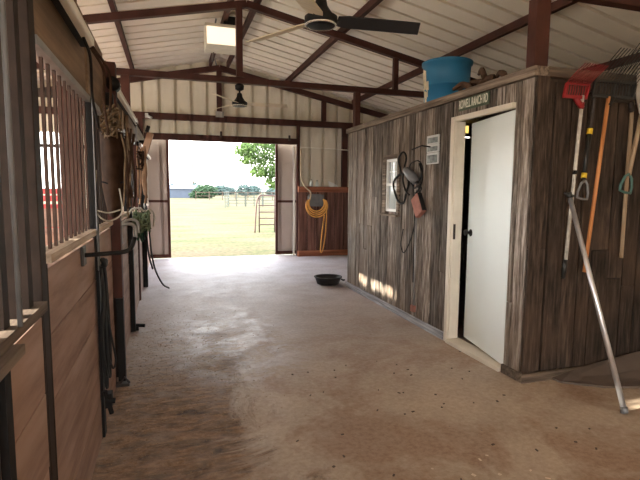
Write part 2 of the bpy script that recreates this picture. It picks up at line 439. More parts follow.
# far gable wall, with openings: big door, stall window on the left
mb = MB(); g = Y1
DX0, DX1, DZ = -.03, 2.21, 2.42
sheet_y(mb, g, WX, -2.9, 0, lambda x: roofz(x) + .02)
sheet_y(mb, g, -2.9, -1.75, 0, .55); sheet_y(mb, g, -2.9, -1.75, 2.45, lambda x: roofz(x) + .02)
sheet_y(mb, g, -1.75, -.42, 0, lambda x: roofz(x) + .02)
sheet_y(mb, g, -.42, 2.63, DZ, lambda x: roofz(x) + .02)
sheet_y(mb, g, 2.63, EX, 0, lambda x: roofz(x) + .02)
o = struct(mb.build('wall_back', 'siding')); thicken(o)

# west wall, unseen; eave slots shaped to cast sun patches, window openings widened for fill light
mb = MB()
sheet_x(mb, WX, 1.6, Y1, 0, 1.1, -1)
sheet_x(mb, WX, 1.6, Y1, 2.50, 2.575, -1); sheet_x(mb, WX, 1.6, Y1, 2.69, 2.93, -1)
for a, b in ((1.6, 2.25), (2.38, 4.98), (5.72, 5.86), (6.16, Y1)): sheet_x(mb, WX, a, b, 2.575, 2.69, -1)
for a, b in ((1.6, 1.9), (6.3, 6.7), (9.7, Y1)): sheet_x(mb, WX, a, b, 1.1, 2.5, -1)
o = struct(mb.build('wall_left', 'siding')); thicken(o)
# east wall and the closed corner behind the camera on the right
mb = MB(); sheet_x(mb, EX, Y0, 8.95, 0, 2.9); sheet_x(mb, EX, 8.95, 9.3, 0, 2.5); sheet_x(mb, EX, 9.3, Y1, 0, 2.9)
o = struct(mb.build('wall_right', 'siding')); thicken(o)
mb = MB(); sheet_y(mb, Y0, 1.3, EX, 0, lambda x: roofz(x) + .02, -1); sheet_y(mb, Y0, WX, 1.3, 2.3, lambda x: roofz(x) + .02, -1)
o = struct(mb.build('wall_front', 'siding')); thicken(o)

# ------------------------------------------------------------------ steel frame
def truss(y, label):
    t = thing('roof_truss', (RX, y, 2.85), label, 'roof truss', 'steel trusses under the roof')
    MB().beam((WX, y, 2.84), (EX, y, 2.84), .08, .075).build('bottom_chord', 'steel', t)
    for s in (-1, 1):
        xe = WX if s < 0 else EX
        MB().beam((RX, y, RZ - .19), (xe, y, roofz(xe) - .19 + .03), .08, .085).build('top_chord', 'steel', t)
        for d in (2.15,):
            x = RX + s * d
            MB().box(x - .035, x + .035, y - .03, y + .03, 2.88, roofz(x) - .2).build('web_post', 'steel', t)
    MB().box(RX - .135, RX - .055, y - .045, y + .045, 2.885, RZ - .20).build('king_post', 'steel', t)
    return t
truss(6.5, 'brown steel roof truss in the middle of the aisle, fan hanging under it')
truss(2.9, 'brown steel roof truss nearest the camera, above the room corner')
# gable frame
gt = thing('gable_frame', (RX, Y1 - .08, 2.85), 'brown steel rafters and short post framing the far gable', 'frame')
gy = Y1 - .07
for s, xe in ((-1, WX), (1, EX)):
    MB().beam((RX, gy, RZ - .17), (xe, gy, roofz(xe) - .14), .1, .10).build('rafter', 'steel', gt)
MB().box(RX - .06, RX + .04, gy - .04, gy + .04, 2.9, RZ - .22).build('king_post', 'steel', gt)
MB().box(RX - .09, RX + .07, gy - .075, gy - .041, 2.86, 2.97).build('splice_plate', 'galv', gt)
MB().box(3.15, 3.24, gy - .04, gy + .04, 2.9, 3.32).build('web_post', 'steel', gt)
MB().box(-1.6, -1.5, gy - .04, gy + .04, 2.9, 3.3).build('web_post', 'steel', gt)
MB().box(2.60, 2.66, gy - .04, gy + .04, .0, 2.77).build('door_post', 'steel', gt)
MB().box(-.56, -.46, gy - .04, gy + .04, .0, 2.77).build('door_post', 'steel', gt)
MB().box(3.62, 3.74, gy - .04, gy + .04, 0, 2.77).build('wall_post', 'steel', gt)
tag(MB().box(WX + .06, EX - .06, gy - .05, gy + .05, 2.77, 2.89).build('girt_beam', 'steel'), 'long brown steel girt across the far wall above the doorway', 'beam')
dh = tag(MB().box(-.45, 2.59, gy - .06, gy + .05, 2.38, 2.50).build('door_header', 'steel'), 'brown steel header directly over the big open doorway', 'beam')
MB().box(1.01 - .02, 1.01 + .02, gy - .085, gy - .061, 2.47, 2.58).build('track_bracket', 'darksteel', dh)
MB().box(2.42 - .02, 2.42 + .02, gy - .085, gy - .061, 2.45, 2.56).build('track_bracket', 'darksteel', dh)

# purlins
def purlin(x, label, w=.06, h=.09, dz=.065, y0=Y0):
    z = roofz(x) - dz
    tag(MB().beam((x, y0, z), (x, Y1 - .13, z), w, h).build('roof_purlin', 'steel'), label, 'purlin', 'purlins under the roof sheets')
purlin(-.6, 'brown steel purlin running lengthwise under the left roof slope')
purlin(-2.3, 'brown steel purlin low on the left slope above the stalls')
purlin(2.36, 'brown steel purlin on the right slope, next below the ridge')
purlin(3.84, 'brown steel purlin low on the right slope behind the blue tub')
purlin(5.3, 'brown steel purlin near the eave above the wooden room')
rb = thing('ridge_beam', (RX, 6, RZ - .08), 'pair of brown steel beams running lengthwise under the ridge', 'beam')
for x in (.82, 1.16): MB().beam((x, Y0, RZ - .11), (x, Y1 - .13, RZ - .11), .055, .1).build('beam', 'steel', rb)

# columns
def column(x0, x1, y, z1, label, z0=0, mat='steel_post'):
    return tag(MB().box(x0, x1, y - .045, y + .045, z0, z1).build('steel_column', mat, bevel=.004), label, 'column', 'steel columns')
column(-.54, -.44, 6.5, 2.80, 'brown steel column standing behind the far stall fronts under the middle truss')
column(-.55, -.45, 2.9, 2.80, 'brown steel column between the two nearest stall fronts')
column(2.52, 2.60, 6.5, 2.80, 'brown steel column rising at the far corner of the wooden room')
column(2.515, 2.635, 2.98, 2.80, 'thick red brown steel column standing on the near corner of the wooden room', 2.3035)

# ------------------------------------------------------------------ big sliding door leaves (far end)
def leaf(x0, x1, label):
    t = thing('sliding_door', ((x0 + x1) / 2, Y1 + .15, .02), label, 'door')
    y = Y1 + .15; mbq = MB(); sheet_y(mbq, y, x0 + .03, x1 - .03, .06, 2.42); p = mbq.build('panel', 'doorsiding', t); thicken(p)
    MB().box(x0, x0 + .05, y - .03, y + .02, .02, 2.44).build('stile', 'steel_post', t)
    MB().box(x1 - .05, x1, y - .03, y + .02, .02, 2.44).build('stile', 'steel_post', t)
    MB().box(x0 + .05, x1 - .05, y - .03, y + .02, .02, .09).build('bottom_rail', 'steel_post', t)
    MB().box(x0 + .05, x1 - .05, y - .025, y + .015, 1.15, 1.20).build('middle_rail', 'steel_post', t)
    return t
leaf(-.62, .0, 'left leaf of the big sliding barn door, cream siding in a brown frame')
leaf(2.18, 2.95, 'right leaf of the big sliding barn door, mostly behind the post')
tag(MB().box(2.535, 2.575, Y1 - .03, Y1 + .0, .01, 2.37).build('door_stop', 'tube'), 'thin cream jamb strip along the right side of the big doorway', 'trim')

# ------------------------------------------------------------------ red board wall right of the big doorway
rw = thing('board_wainscot', (3.3, Y1 - .2, 0), 'red brown board panel with an orange top rail right of the big doorway', 'panel')
mbq = MB(); x = 2.615
while x < 4.0:
    mbq.box(x + .004, x + .20, Y1 - .155, Y1 - .13, .12, 1.38); x += .205
mbq.build('boards', 'redboard', rw)
MB().box(2.61, 4.0, Y1 - .2, Y1 - .12, 1.38, 1.48).build('top_rail', 'redrail', rw)
MB().box(2.61, 4.0, Y1 - .2, Y1 - .12, .0, .12).build('bottom_rail', 'redrail', rw)
MB().box(2.61, 4.0, Y1 - .25, Y1 - .12, 1.481, 1.50).build('shelf_board', 'redrail', rw)
for x, w, h, m_, l in ((2.89, .035, .15, 'ceramic', 'small white bottle, leftmost on the red wall shelf'), (3.02, .03, .13, 'ceramic', 'slim pale bottle second on the red wall shelf')):
    t = thing('bottle', (x, Y1 - .19, 1.501), l, 'bottle')
    MB().lathe([(w * .9, 0), (w, .01), (w, h * .65), (w * .45, h * .8), (w * .45, h * .9)], 12, (x, Y1 - .19, 1.501)).build('body', m_, t, True)
    MB().lathe([(w * .5, h * .9), (w * .5, h)], 12, (x, Y1 - .19, 1.501)).build('cap', 'greengrip', t)
t = tag(MB().prism([(3.3, Y1 - .2, 1.501), (3.5, Y1 - .2, 1.501), (3.48, Y1 - .2, 1.53), (3.36, Y1 - .2, 1.59), (3.28, Y1 - .2, 1.62)], (0, .04, 0)).build('paper_scrap', 'white'), 'crumpled white scrap lying on the red wall shelf', 'scrap')
# hose holder and hose
hh = thing('hose_holder', (3.06, Y1 - .2, 1.2), 'dark grey box shaped hose holder mounted on the red boards', 'hose holder')
MB().prism([(2.84, Y1 - .156, 1.12), (3.10, Y1 - .156, 1.12), (3.14, Y1 - .156, 1.28), (3.08, Y1 - .156, 1.34), (2.86, Y1 - .156, 1.34), (2.81, Y1 - .156, 1.28)], (0, -.12, 0)).build('box', 'greygrip', hh)
MB().prism([(2.82, Y1 - .276, 1.08), (3.12, Y1 - .276, 1.08), (3.15, Y1 - .276, 1.33), (2.80, Y1 - .276, 1.33)], (0, -.015, 0)).build('front_flange', 'greygrip', hh)
mbq = MB(); hy = Y1 - .31
for k in range(4):
    r = .17 + .022 * k
    mbq.tube([(2.975 + math.cos(R(a)) * r * 1.0, hy - .022 * (k % 2) , 1.15 + math.sin(R(a)) * r - .02 * k) for a in range(150, 391, 12)], .014, 6)
mbq.tube(smooth_path([(3.18, hy, 1.22), (3.20, hy, .95), (3.18, hy, .5), (3.12, hy, .14), (3.07, hy, .12), (3.10, hy, .5), (3.15, hy, .9)]), .013, 6)
ho = mbq.build('garden_hose', 'orangehose', None, True)
tag(ho, 'orange garden hose coiled on the grey holder with a loop hanging down', 'hose')
MB().tube(smooth_path([(2.83, hy, 1.22), (2.84, hy, 1.38), (2.70, hy, 1.52), (2.64, hy + .05, 1.75), (2.64, hy + .06, 2.28)]), .014, 6).build('feed_length', 'tanhose', ho, True)
wc = tag(MB().tube([(2.66, Y1 - .16, 2.32), (3.3, Y1 - .16, 2.31), (3.9, Y1 - .16, 2.29)], .012, 6).build('conduit', 'tube'), 'thin pale conduit running level across the siding right of the doorway', 'conduit')

# ------------------------------------------------------------------ wooden room
RT = 2.267
def planks(mb, a0, a1, f, z0, z1, w=.14, skip=()):
    """f(a, b, z0, z1, depth) adds one plank"""
    a = a0
    while a < a1 - .02:
        ww = w * random.uniform(.8, 1.2); b = min(a + ww, a1); e = random.uniform(0, .013)
        if z1 - z0 > 1.5 and random.random() < .4:
            zc = random.uniform(.5, 1.7); f(a + .006, b - .006, z0, zc - .002, e); f(a + .006, b - .006, zc + .002, z1, random.uniform(0, .013))
        else: f(a + .006, b - .006, z0, z1, e)
        a = b
mb = MB()
def side(y0, y1, z0, z1):
    planks(mb, y0, y1, lambda a, b, c, d, e: mb.box(XR - e, XR + .02, a, b, c, d), z0, z1)
DY0, DY1, DTOP = 3.09, 3.86, 2.05
side(2.90, DY0 - .004, 0, RT - .031); side(DY0 - .004, DY1 + .066, DTOP + .045, RT - .031)
WY0, WY1, WZ0, WZ1 = 5.00, 5.30, 1.18, 1.79
side(DY1 + .066, WY0, 0, RT - .031); side(WY0, WY1, 0, WZ0); side(WY0, WY1, WZ1, RT - .031); side(WY1, 6.62, 0, RT - .031)
for a, b, c, d in ((2.9, DY0 - .004, 0, 2.25), (DY0 - .004, DY1 + .066, DTOP + .045, 2.25), (DY1 + .066, WY0, 0, 2.25), (WY0, WY1, 0, WZ0), (WY0, WY1, WZ1, 2.25), (WY1, 6.62, 0, 2.25)):
    mb.box(XR + .021, XR + .05, a, b, c, d)
struct(mb.build('wall_room_side', 'barn'))
mb = MB()
planks(mb, XR + .0, EX - .02, lambda a, b, c, d, e: mb.box(a, b, 2.88 - e, 2.9, c, d), .07, RT - .06, .15)
mb.box(XR + .06, EX - .02, 2.901, 2.94, 0, 2.25)
struct(mb.build('wall_room_front', 'barnfront'))
mb = MB(); mb.box(XR + .06, EX - .02, 6.55, 6.6, 0, 2.25); struct(mb.build('wall_room_rear', 'barn'))
mb = MB(); mb.box(XR + .075, EX - .02, 2.965, 6.5, 2.26, 2.29); struct(mb.build('ceiling_room', 'barn'))
# caps and corner boards
struct(MB().box(XR - .045, XR + .07, 2.855, 6.64, RT - .03, RT + .035).build('trim_1', 'barnx'))
struct(MB().box(XR + .071, EX - .02, 2.845, 2.96, RT - .03, RT + .035).build('trim_2', 'barnfx'))
struct(MB().box(XR - .016, XR + .09, 2.856, 2.868, .07, RT - .031).build('trim_3', 'barnfront'))
struct(MB().box(XR - .03, XR - .011, DY1 + .075, 6.63, .0, .075).build('baseboard_side', 'base'))
struct(MB().box(XR - .03, XR - .011, 2.86, DY0 - .01, 0, .068).box(XR - .03, EX - .02, 2.84, 2.86, 0, .068).build('baseboard_front', 'barnfx'))

# door
fr = MB()
fr.box(XR - .03, XR + .02, DY1 + .014, DY1 + .062, 0, DTOP + .042)
fr.box(XR - .012, XR + .02, DY1, DY1 + .0135, 0, DTOP)
fr.box(XR - .03, XR + .02, DY0 - .002, DY1, DTOP, DTOP + .042)
fr.box(XR + .0505, XR + .09, DY0 - .03, DY0 - .004, 0, DTOP)
fr.box(XR + .0205, XR + .09, DY1 + .004, DY1 + .03, 0, DTOP); fr.box(XR - .05, XR + .1, DY0 + .0, DY1 - .0, 0, .035)
struct(fr.build('door_frame', 'cream', bevel=.004))
dr = bpy.data.objects.new('door_1', None); C.objects.link(dr); dr.location = (XR + .0, DY0 + .004, .045); dr['kind'] = 'structure'
def part_local(mbx, name, mat, parent, **k):
    o = mbx.build(name, mat, None, **k); o.parent = parent; return o
DW = .775
dslab = part_local(MB().box(0, .04, 0, DW, 0, DTOP - .055), 'door_slab', 'doorwhite', dr, bevel=.004)
kn = part_local(MB().tube([(-.0, DW - .075, 1.0), (-.045, DW - .075, 1.0)], .013, 10).tube([(-.035, DW - .075, 1.0), (-.045, DW - .075, 1.0), (-.06, DW - .075, 1.0), (-.068, DW - .075, 1.0)], [.02, .03, .028, .015], 14).tube([(-.001, DW - .075, 1.0), (-.007, DW - .075, 1.0)], .033, 14), 'door_knob', 'black', dr, smooth=False)
part_local(MB().box(-.004, .044, DW - .0, DW + .003, .94, 1.07), 'latch_plate', 'darksteel', dr)
dr.rotation_euler = (0, 0, R(-11))
struct(MB().box(XR - .005, XR + .012, DY1 - .0135, DY1 - .001, .98, 1.12).build('door_strike', 'darksteel'))

t = thing('door_gap_glow', (3.48, 5.2, 2.1), 'small added yellow lamp glimpsed inside the room through the door gap', 'glow')  # added glowing panel, stands in for a bright window in the room
MB().box(3.40, 3.53, 5.2, 5.26, 2.13, 2.23).box(3.45, 3.48, 5.22, 5.25, 2.23, 2.259).build('housing', 'housing', t)
MB().box(3.41, 3.52, 5.19, 5.199, 2.14, 2.22).build('lit_panel', 'roomglow', t)
# small window in the wooden wall
wn = MB()
for a, b, c, d in ((WY0, WY0 + .03, WZ0, WZ1), (WY1 - .03, WY1, WZ0, WZ1), (WY0 + .03, WY1 - .03, WZ0, WZ0 + .03), (WY0 + .03, WY1 - .03, WZ1 - .03, WZ1), (WY0 + .03, WY1 - .03, 1.48, 1.51)):
    wn.box(XR - .018, XR + .03, a, b, c, d)
wo = struct(wn.build('window_1', 'white'))
for zz0, zz1, nm in ((1.21, 1.48, 0), (1.51, 1.76, 1)):
    p = MB().box(XR + .006, XR + .010, WY0 + .03, WY1 - .03, zz0, zz1).build('pane', 'glass', wo)
MB().box(XR + .0, XR + .005, WY0 + .10, WY0 + .108, 1.51, 1.76).box(XR + .0, XR + .005, WY0 + .19, WY0 + .198, 1.51, 1.76).box(XR + .0, XR + .005, WY0 + .03, WY1 - .03, 1.64, 1.648).build('muntins', 'white', wo)
struct(MB().box(XR - .03, XR - .012, WY0 - .06, WY0 - .002, WZ0 - .03, WZ1 + .05).box(XR - .03, XR - .012, WY1 + .002, WY1 + .08, WZ0 - .03, WZ1 + .05).box(XR - .03, XR - .012, WY0 - .002, WY1 + .002, WZ1 + .002, WZ1 + .05).box(XR - .075, XR - .012, WY0 - .08, WY1 + .1, WZ0 - .05, WZ0 - .031).build('window_2', 'barnx'))

# street sign
t = thing('street_sign', (XR - .05, 3.6, 2.15), 'dark green street sign with pale lettering above the white door', 'sign')
MB().box(XR - .034, XR - .028, 3.37, 3.80, 2.125, 2.225).build('sign_plate', 'sign', t, bevel=.001)
cu = bpy.data.curves.new('lettering', 'FONT'); cu.body = 'ROWELL RANCH RD'; cu.size = .085; cu.align_x = 'CENTER'; cu.align_y = 'CENTER'; cu.extrude = .001; cu.offset = .0006
tmp = bpy.data.objects.new('tmp_text', cu); C.objects.link(tmp); bpy.context.view_layer.update()
me = bpy.data.meshes.new_from_object(tmp.evaluated_get(bpy.context.evaluated_depsgraph_get())); bpy.data.objects.remove(tmp)
me.materials.clear(); me.materials.append(M['letter'])
w = max(v.co.x for v in me.vertices) - min(v.co.x for v in me.vertices)
for v in me.vertices:
    x, y, z = v.co; v.co = (-.0 - z, -x * .40 / w, y * 1.2)
lo = bpy.data.objects.new('lettering', me); C.objects.link(lo); lo.parent = t; lo.location = (.014, -.012, .026)

# notices
NL = ['topmost pale printed notice on the grey planks left of the white door', 'middle pale printed notice on the grey planks left of the white door', 'lowest and largest pale notice on the grey planks left of the white door']
for k, (z0, z1) in enumerate(((1.885, 1.97), (1.805, 1.882), (1.69, 1.80))):
    t = thing('notice', (XR - .01, 4.26, z0), NL[k], 'notice', 'notices beside the door')
    MB().box(XR - .016, XR - .0005, 4.15, 4.37, z0, z1).build('card', 'paper', t)
    MB().box(XR - .0172, XR - .0165, 4.162, 4.352, z0 + .010, z1 - .022).build('print', 'photo', t)

# ---- tack hanging on the grey wall
wx = XR - .045
hk = tag(MB().tube([(XR - .012, 4.30, 1.86), (XR - .10, 4.32, 1.87), (XR - .11, 4.50, 1.845), (XR - .03, 4.6, 1.86)], .007, 6).build('wire_hook', 'black'), 'bent black wire hook sticking out beside the notices', 'hook')
def loop(name, cy, cz, ry, rz, r, mat, label, cat, x=wx, rot=0, extra=()):
    pts = []
    for i in range(28):
        a = 2 * math.pi * i / 28; wob = 1 + .07 * math.sin(3 * a + 1) + .04 * math.sin(5 * a)
        u, v = math.cos(a) * ry * wob, math.sin(a) * rz * wob
        c, s_ = math.cos(R(rot)), math.sin(R(rot))
        pts.append((x - .01 * math.sin(2 * a), cy + u * c - v * s_, cz + u * s_ + v * c))
    q = MB().tube(pts, r, 7, True)
    for e in extra: q.tube(smooth_path(e), r, 7)
    return tag(q.build(name, mat, None, True), label, cat)
loop('horse_collar_strap', 4.86, 1.45, .17, .165, .012, 'black', 'thick black leather loop hanging round on the grey plank wall', 'strap')
loop('bridle', 4.79, 1.72, .075, .12, .010, 'black', 'narrow black bridle loop hanging highest on the grey planks', 'bridle', x=wx - .025, extra=[[(wx - .02, 4.740, 1.7), (wx - .02, 4.780, 1.55), (wx - .02, 4.700, 1.42), (wx - .02, 4.620, 1.38)]])
loop('looped_cord', 4.50, 1.60, .13, .14, .006, 'black', 'thin dark cord looped around the grey clippers', 'cord', x=wx - .02, rot=20,
     extra=[[(wx - .02, 4.540, 1.5), (wx, 4.540, 1.3), (wx, 4.550, 1.0), (wx, 4.730, .75), (wx, 4.820, .82), (wx, 4.780, 1.0)], [(wx, 4.480, 1.5), (wx - .01, 4.400, 1.3), (wx, 4.520, 1.2), (wx + .01, 4.540, .45)]])
t = thing('hair_clippers', (wx - .03, 4.560, 1.55), 'grey electric clippers hung at a slant among black cords', 'clippers')
cl = MB().tube([(wx - .035, 4.700, 1.66), (wx - .035, 4.680, 1.645), (wx - .035, 4.540, 1.57), (wx - .035, 4.460, 1.525), (wx - .035, 4.440, 1.515)], [.015, .04, .055, .045, .012], 10).build('body', 'greytool', t, True)
MB().tube([(wx - .035, 4.435, 1.51), (wx - .035, 4.390, 1.47)], .022, 8).build('head', 'darksteel', t, True)
MB().tube(smooth_path([(wx - .03, 4.400, 1.70), (wx - .03, 4.340, 1.58), (wx - .03, 4.380, 1.46), (wx - .02, 4.480, 1.40)]), .012, 6).build('cable', 'black', t, True)
t = thing('grooming_brush', (wx - .02, 4.42, 1.25), 'terracotta coloured block brush hanging tilted on the grey planks', 'brush')
mt = Matrix.Translation((wx - .025, 4.41, 1.285)) @ Matrix.Rotation(R(-32), 4, 'X')
MB().box(-.03, .03, -.075, .075, -.12, .10, mt).build('block', 'brick', t, bevel=.012)
MB().box(-.022, .022, -.083, -.074, -.11, .09, mt).build('bristle_pad', 'black', t)
MB().tube(smooth_path([tuple(mt @ Vector((0, .0, .1))), (wx, 4.40, 1.44), (wx + .005, 4.46, 1.5)]), .006, 6).build('hanging_cord', 'black', t, True)
t = thing('wall_conduit', (XR - .03, 4.56, .14), 'thin grey conduit running down the grey planks below the clippers', 'conduit')
MB().tube([(XR - .024, 4.53, .2), (XR - .024, 4.535, 1.22)], .009, 8).build('pipe', 'galv', t, True)
MB().box(XR - .045, XR - .012, 4.50, 4.57, .13, .2).build('end_box', 'brick', t, bevel=.004)

# ------------------------------------------------------------------ on the room roof
t = thing('plastic_tub', (2.84, 4.62, RT + .03), 'large blue plastic tub with peeled label sitting on the room roof', 'tub')
c0 = (2.84, 4.62, RT + .03)
MB().lathe([(.218, 0), (.226, .02), (.236, .22), (.241, .222), (.242, .235), (.238, .24), (.246, .44), (.262, .445), (.264, .475), (.252, .48), (.238, .43), (.205, .03)], 40, c0).build('body', 'tub', t, True)
lm = MB()
for (a0, a1, z0, z1) in ((158, 180, .25, .37), (166, 186, .10, .17), (160, 190, .18, .27), (160, 176, .36, .40), (168, 180, .04, .10)):
    n = 5
    for k in range(n):
        aa, ab = R(a0 + (a1 - a0) * k / n), R(a0 + (a1 - a0) * (k + 1) / n)
        r0 = .2265 + .055 * z0 + .003; r1 = .2265 + .055 * z1 + .003
        wob = random.uniform(-.012, .012)
        lm.quad(*[(c0[0] + math.cos(a) * r, c0[1] + math.sin(a) * r, c0[2] + z) for a, r, z in ((aa, r0, z0 + wob), (ab, r0, z0 + wob), (ab, r1, z1 + wob), (aa, r1, z1 + wob))])
lm.build('peeled_label', 'tublabel', t)
q = MB()
random.seed(11)
for k in range(7):
    y = 3.42 + .10 * k; x = 2.58 + random.uniform(0, .12); z = RT + random.uniform(.06, .15)
    p0 = Vector((x, y, z)); d = Vector((random.uniform(-.05, .1), random.uniform(.15, .3), random.uniform(-.01, .06)))
    q.tube(smooth_path([p0, p0 + d * .5 + Vector((0, 0, random.uniform(0, .05))), p0 + d]), [.03 - .0012 * i for i in range(13)], 6)
tag(q.build('driftwood', 'branch', None, True), 'knotty brown driftwood lying on the room roof above the sign', 'driftwood')

# ------------------------------------------------------------------ rake, forks and poles on the dark wood wall
FY = 2.80
def fork(name, x0, x1, zb, zk, fwd, rise, mat, n, label, hx0, hx1, hz0, htop, hmat, hand_r=.014, y=FY, tr=.0032, skew=0.0):
    """manure fork hung head up: tines rise, then bend out towards the aisle"""
    t = thing(name, ((x0 + x1) / 2, y, hz0), label, 'fork')
    for i in range(n):
        x = x0 + (x1 - x0) * i / (n - 1)
        MB().tube(smooth_path([(x, y, zb), (x, y - .012, (zb + zk) / 2), (x, y - .02, zk), (x + skew * .4, y - .02 - fwd * .5, zk + rise * .55), (x + skew, y - .02 - fwd, zk + rise)], 3), tr, 5).build('tine', mat, t, True)
    MB().beam((x0 - .005, y, zb), (x1 + .005, y, zb), .018, .022).beam((x0 - .003, y - .02, zk), (x1 + .003, y - .02, zk), .012, .012).build('crossbar', mat, t)
    for xx in (x0, x1): MB().beam((xx, y, zb), (xx, y - .02, zk), .016, .016).build('side_rib', mat, t)
    MB().tube([((x0 + x1) / 2, y, zb), (hx1, y, zb - .07), (hx1, y, htop)], [.02, .02, .018], 10).build('socket', mat, t, True)
    hd = MB().tube([(hx1, y, htop + .05), (hx0, y, hz0)], hand_r, 12).build('handle', hmat, t, True)
    return t
f1 = fork('manure_fork', 2.665, 2.86, 2.095, 2.18, .15, .10, 'redplastic', 10, 'red plastic manure fork hanging leftmost on the dark wall, white handle', 2.77, 2.83, .93, 2.06, 'paintwhite', .013)
MB().tube([(2.766, FY, .93), (2.763, FY, .88), (2.755, FY, .79)], [.017, .02, .014], 10).build('end_grip', 'blackplastic', f1, True)
MB().tube([(2.806, FY, 1.58), (2.804, FY, 1.55)], .0165, 10).build('clamp_ring', 'black', f1, True)
MB().tube([(2.792, FY, 1.34), (2.791, FY, 1.325)], .0165, 10).build('clamp_ring', 'black', f1, True)
f2 = fork('manure_fork', 2.885, 3.26, 2.11, 2.21, .19, .17, 'blackplastic', 15, 'black manure fork with a long orange varnished handle', 2.918, 3.035, .835, 2.06, 'orangewood', .014, y=FY - .03)
f3 = fork('bedding_fork', 3.13, 3.50, 2.10, 2.24, .16, .22, 'darksteel', 13, 'dark steel tined fork hanging rightmost with a worn tan handle', 3.335, 3.335, .92, 2.06, 'palewood', .0145, y=FY + .03, skew=.02)
# steel shovel-type tools with D grips hanging grip down
def dgrip(q, c, w, h, r, tilt=0):
    x, y, z = c; m = Matrix.Translation(c) @ Matrix.Rotation(R(tilt), 4, 'Y')
    P = [Vector((0, 0, h)), Vector((-w * .3, 0, h * .8)), Vector((-w * .5, 0, h * .3)), Vector((-w * .48, 0, 0)), Vector((0, 0, -.005)), Vector((w * .48, 0, 0)), Vector((w * .5, 0, h * .3)), Vector((w * .3, 0, h * .8)), Vector((0, 0, h))]
    q.tube([m @ p for p in P], r, 7)
t = thing('shovel', (2.83, 2.72, 1.37), 'grey D handled shovel with black shaft and yellow bands hung upside down', 'shovel')
MB().tube([(2.845, 2.76, 1.52), (2.905, 2.79, 1.86)], .016, 10).build('shaft', 'blackplastic', t, True)
MB().tube([(2.846, 2.76, 1.525), (2.852, 2.763, 1.56)], .0195, 10).build('yellow_band', 'yellow', t, True)
MB().tube([(2.90, 2.788, 1.84), (2.907, 2.79, 1.88)], .0195, 10).build('yellow_band', 'yellow', t, True)
MB().tube(smooth_path([(2.907, 2.79, 1.88), (2.93, 2.80, 1.98), (2.935, 2.80, 2.1), (2.90, 2.80, 2.14)]), .011, 8).build('goose_neck', 'darksteel', t, True)
q = MB(); dgrip(q, (2.826, 2.745, 1.38), .095, .13, .009, 8); q.build('grip', 'greygrip', t, True)
t = thing('spade', (3.25, 2.74, 1.45), 'spade with a green D grip hanging handle down at the right edge', 'spade')
MB().tube([(3.255, 2.75, 1.55), (3.36, 2.77, 2.0)], .016, 10).build('shaft', 'palewood', t, True)
q = MB(); dgrip(q, (3.225, 2.745, 1.43), .11, .135, .010, 12); q.build('grip', 'greengrip', t, True)
MB().prism([(3.34, 2.765, 1.98), (3.38, 2.765, 1.98), (3.46, 2.765, 2.12), (3.46, 2.765, 2.33), (3.28, 2.765, 2.33), (3.28, 2.765, 2.12)], (0, -.006, 0)).build('blade', 'galv', t)
# leaning aluminium pole
t = thing('aluminium_pole', (2.765, 2.26, 0), 'bare aluminium pole leaning from the floor against the tools', 'pole')
MB().tube([(2.772, 2.255, .04), (2.715, 2.742, 1.385)], [.018, .0155], 14).build('tube', 'alum', t, True)
MB().tube([(2.771, 2.245, .007), (2.772, 2.256, .045)], .0235, 14).build('foot_cap', 'greygrip', t, True)
MB().tube([(2.715, 2.742, 1.38), (2.713, 2.755, 1.42)], .021, 12).tube([(2.67, 2.745, 1.415), (2.76, 2.745, 1.395)], .008, 8).build('top_clip', 'blackplastic', t, True)
# board leaning low against the wall
tag(MB().prism([(2.74, 2.86, .004), (2.76, 2.76, .004), (3.0, 2.60, .004), (3.25, 2.52, .004), (3.6, 2.50, .004), (4.0, 2.55, .004), (4.0, 2.84, .13), (3.6, 2.84, .13), (2.95, 2.84, .05)], (0, .004, .012)).build('rubber_mat', 'mat'), 'grey rubber mat lying against the foot of the dark wood wall', 'mat')

# ------------------------------------------------------------------ feed pan
t = thing('feed_pan', (2.28, 6.87, 0), 'round black rubber feed pan on the floor by the far wall corner', 'feed pan')
MB().lathe([(.155, .0), (.165, .004), (.20, .10), (.215, .105), (.215, .115), (.19, .115), (.185, .10), (.15, .015)], 36, (2.28, 6.87, .002)).build('pan', 'rubber', t, True)
MB().box(2.475, 2.52, 6.76, 6.80, .06, .075).box(2.475, 2.49, 6.72, 6.84, .06, .075).build('handle_tab', 'rubber', t)

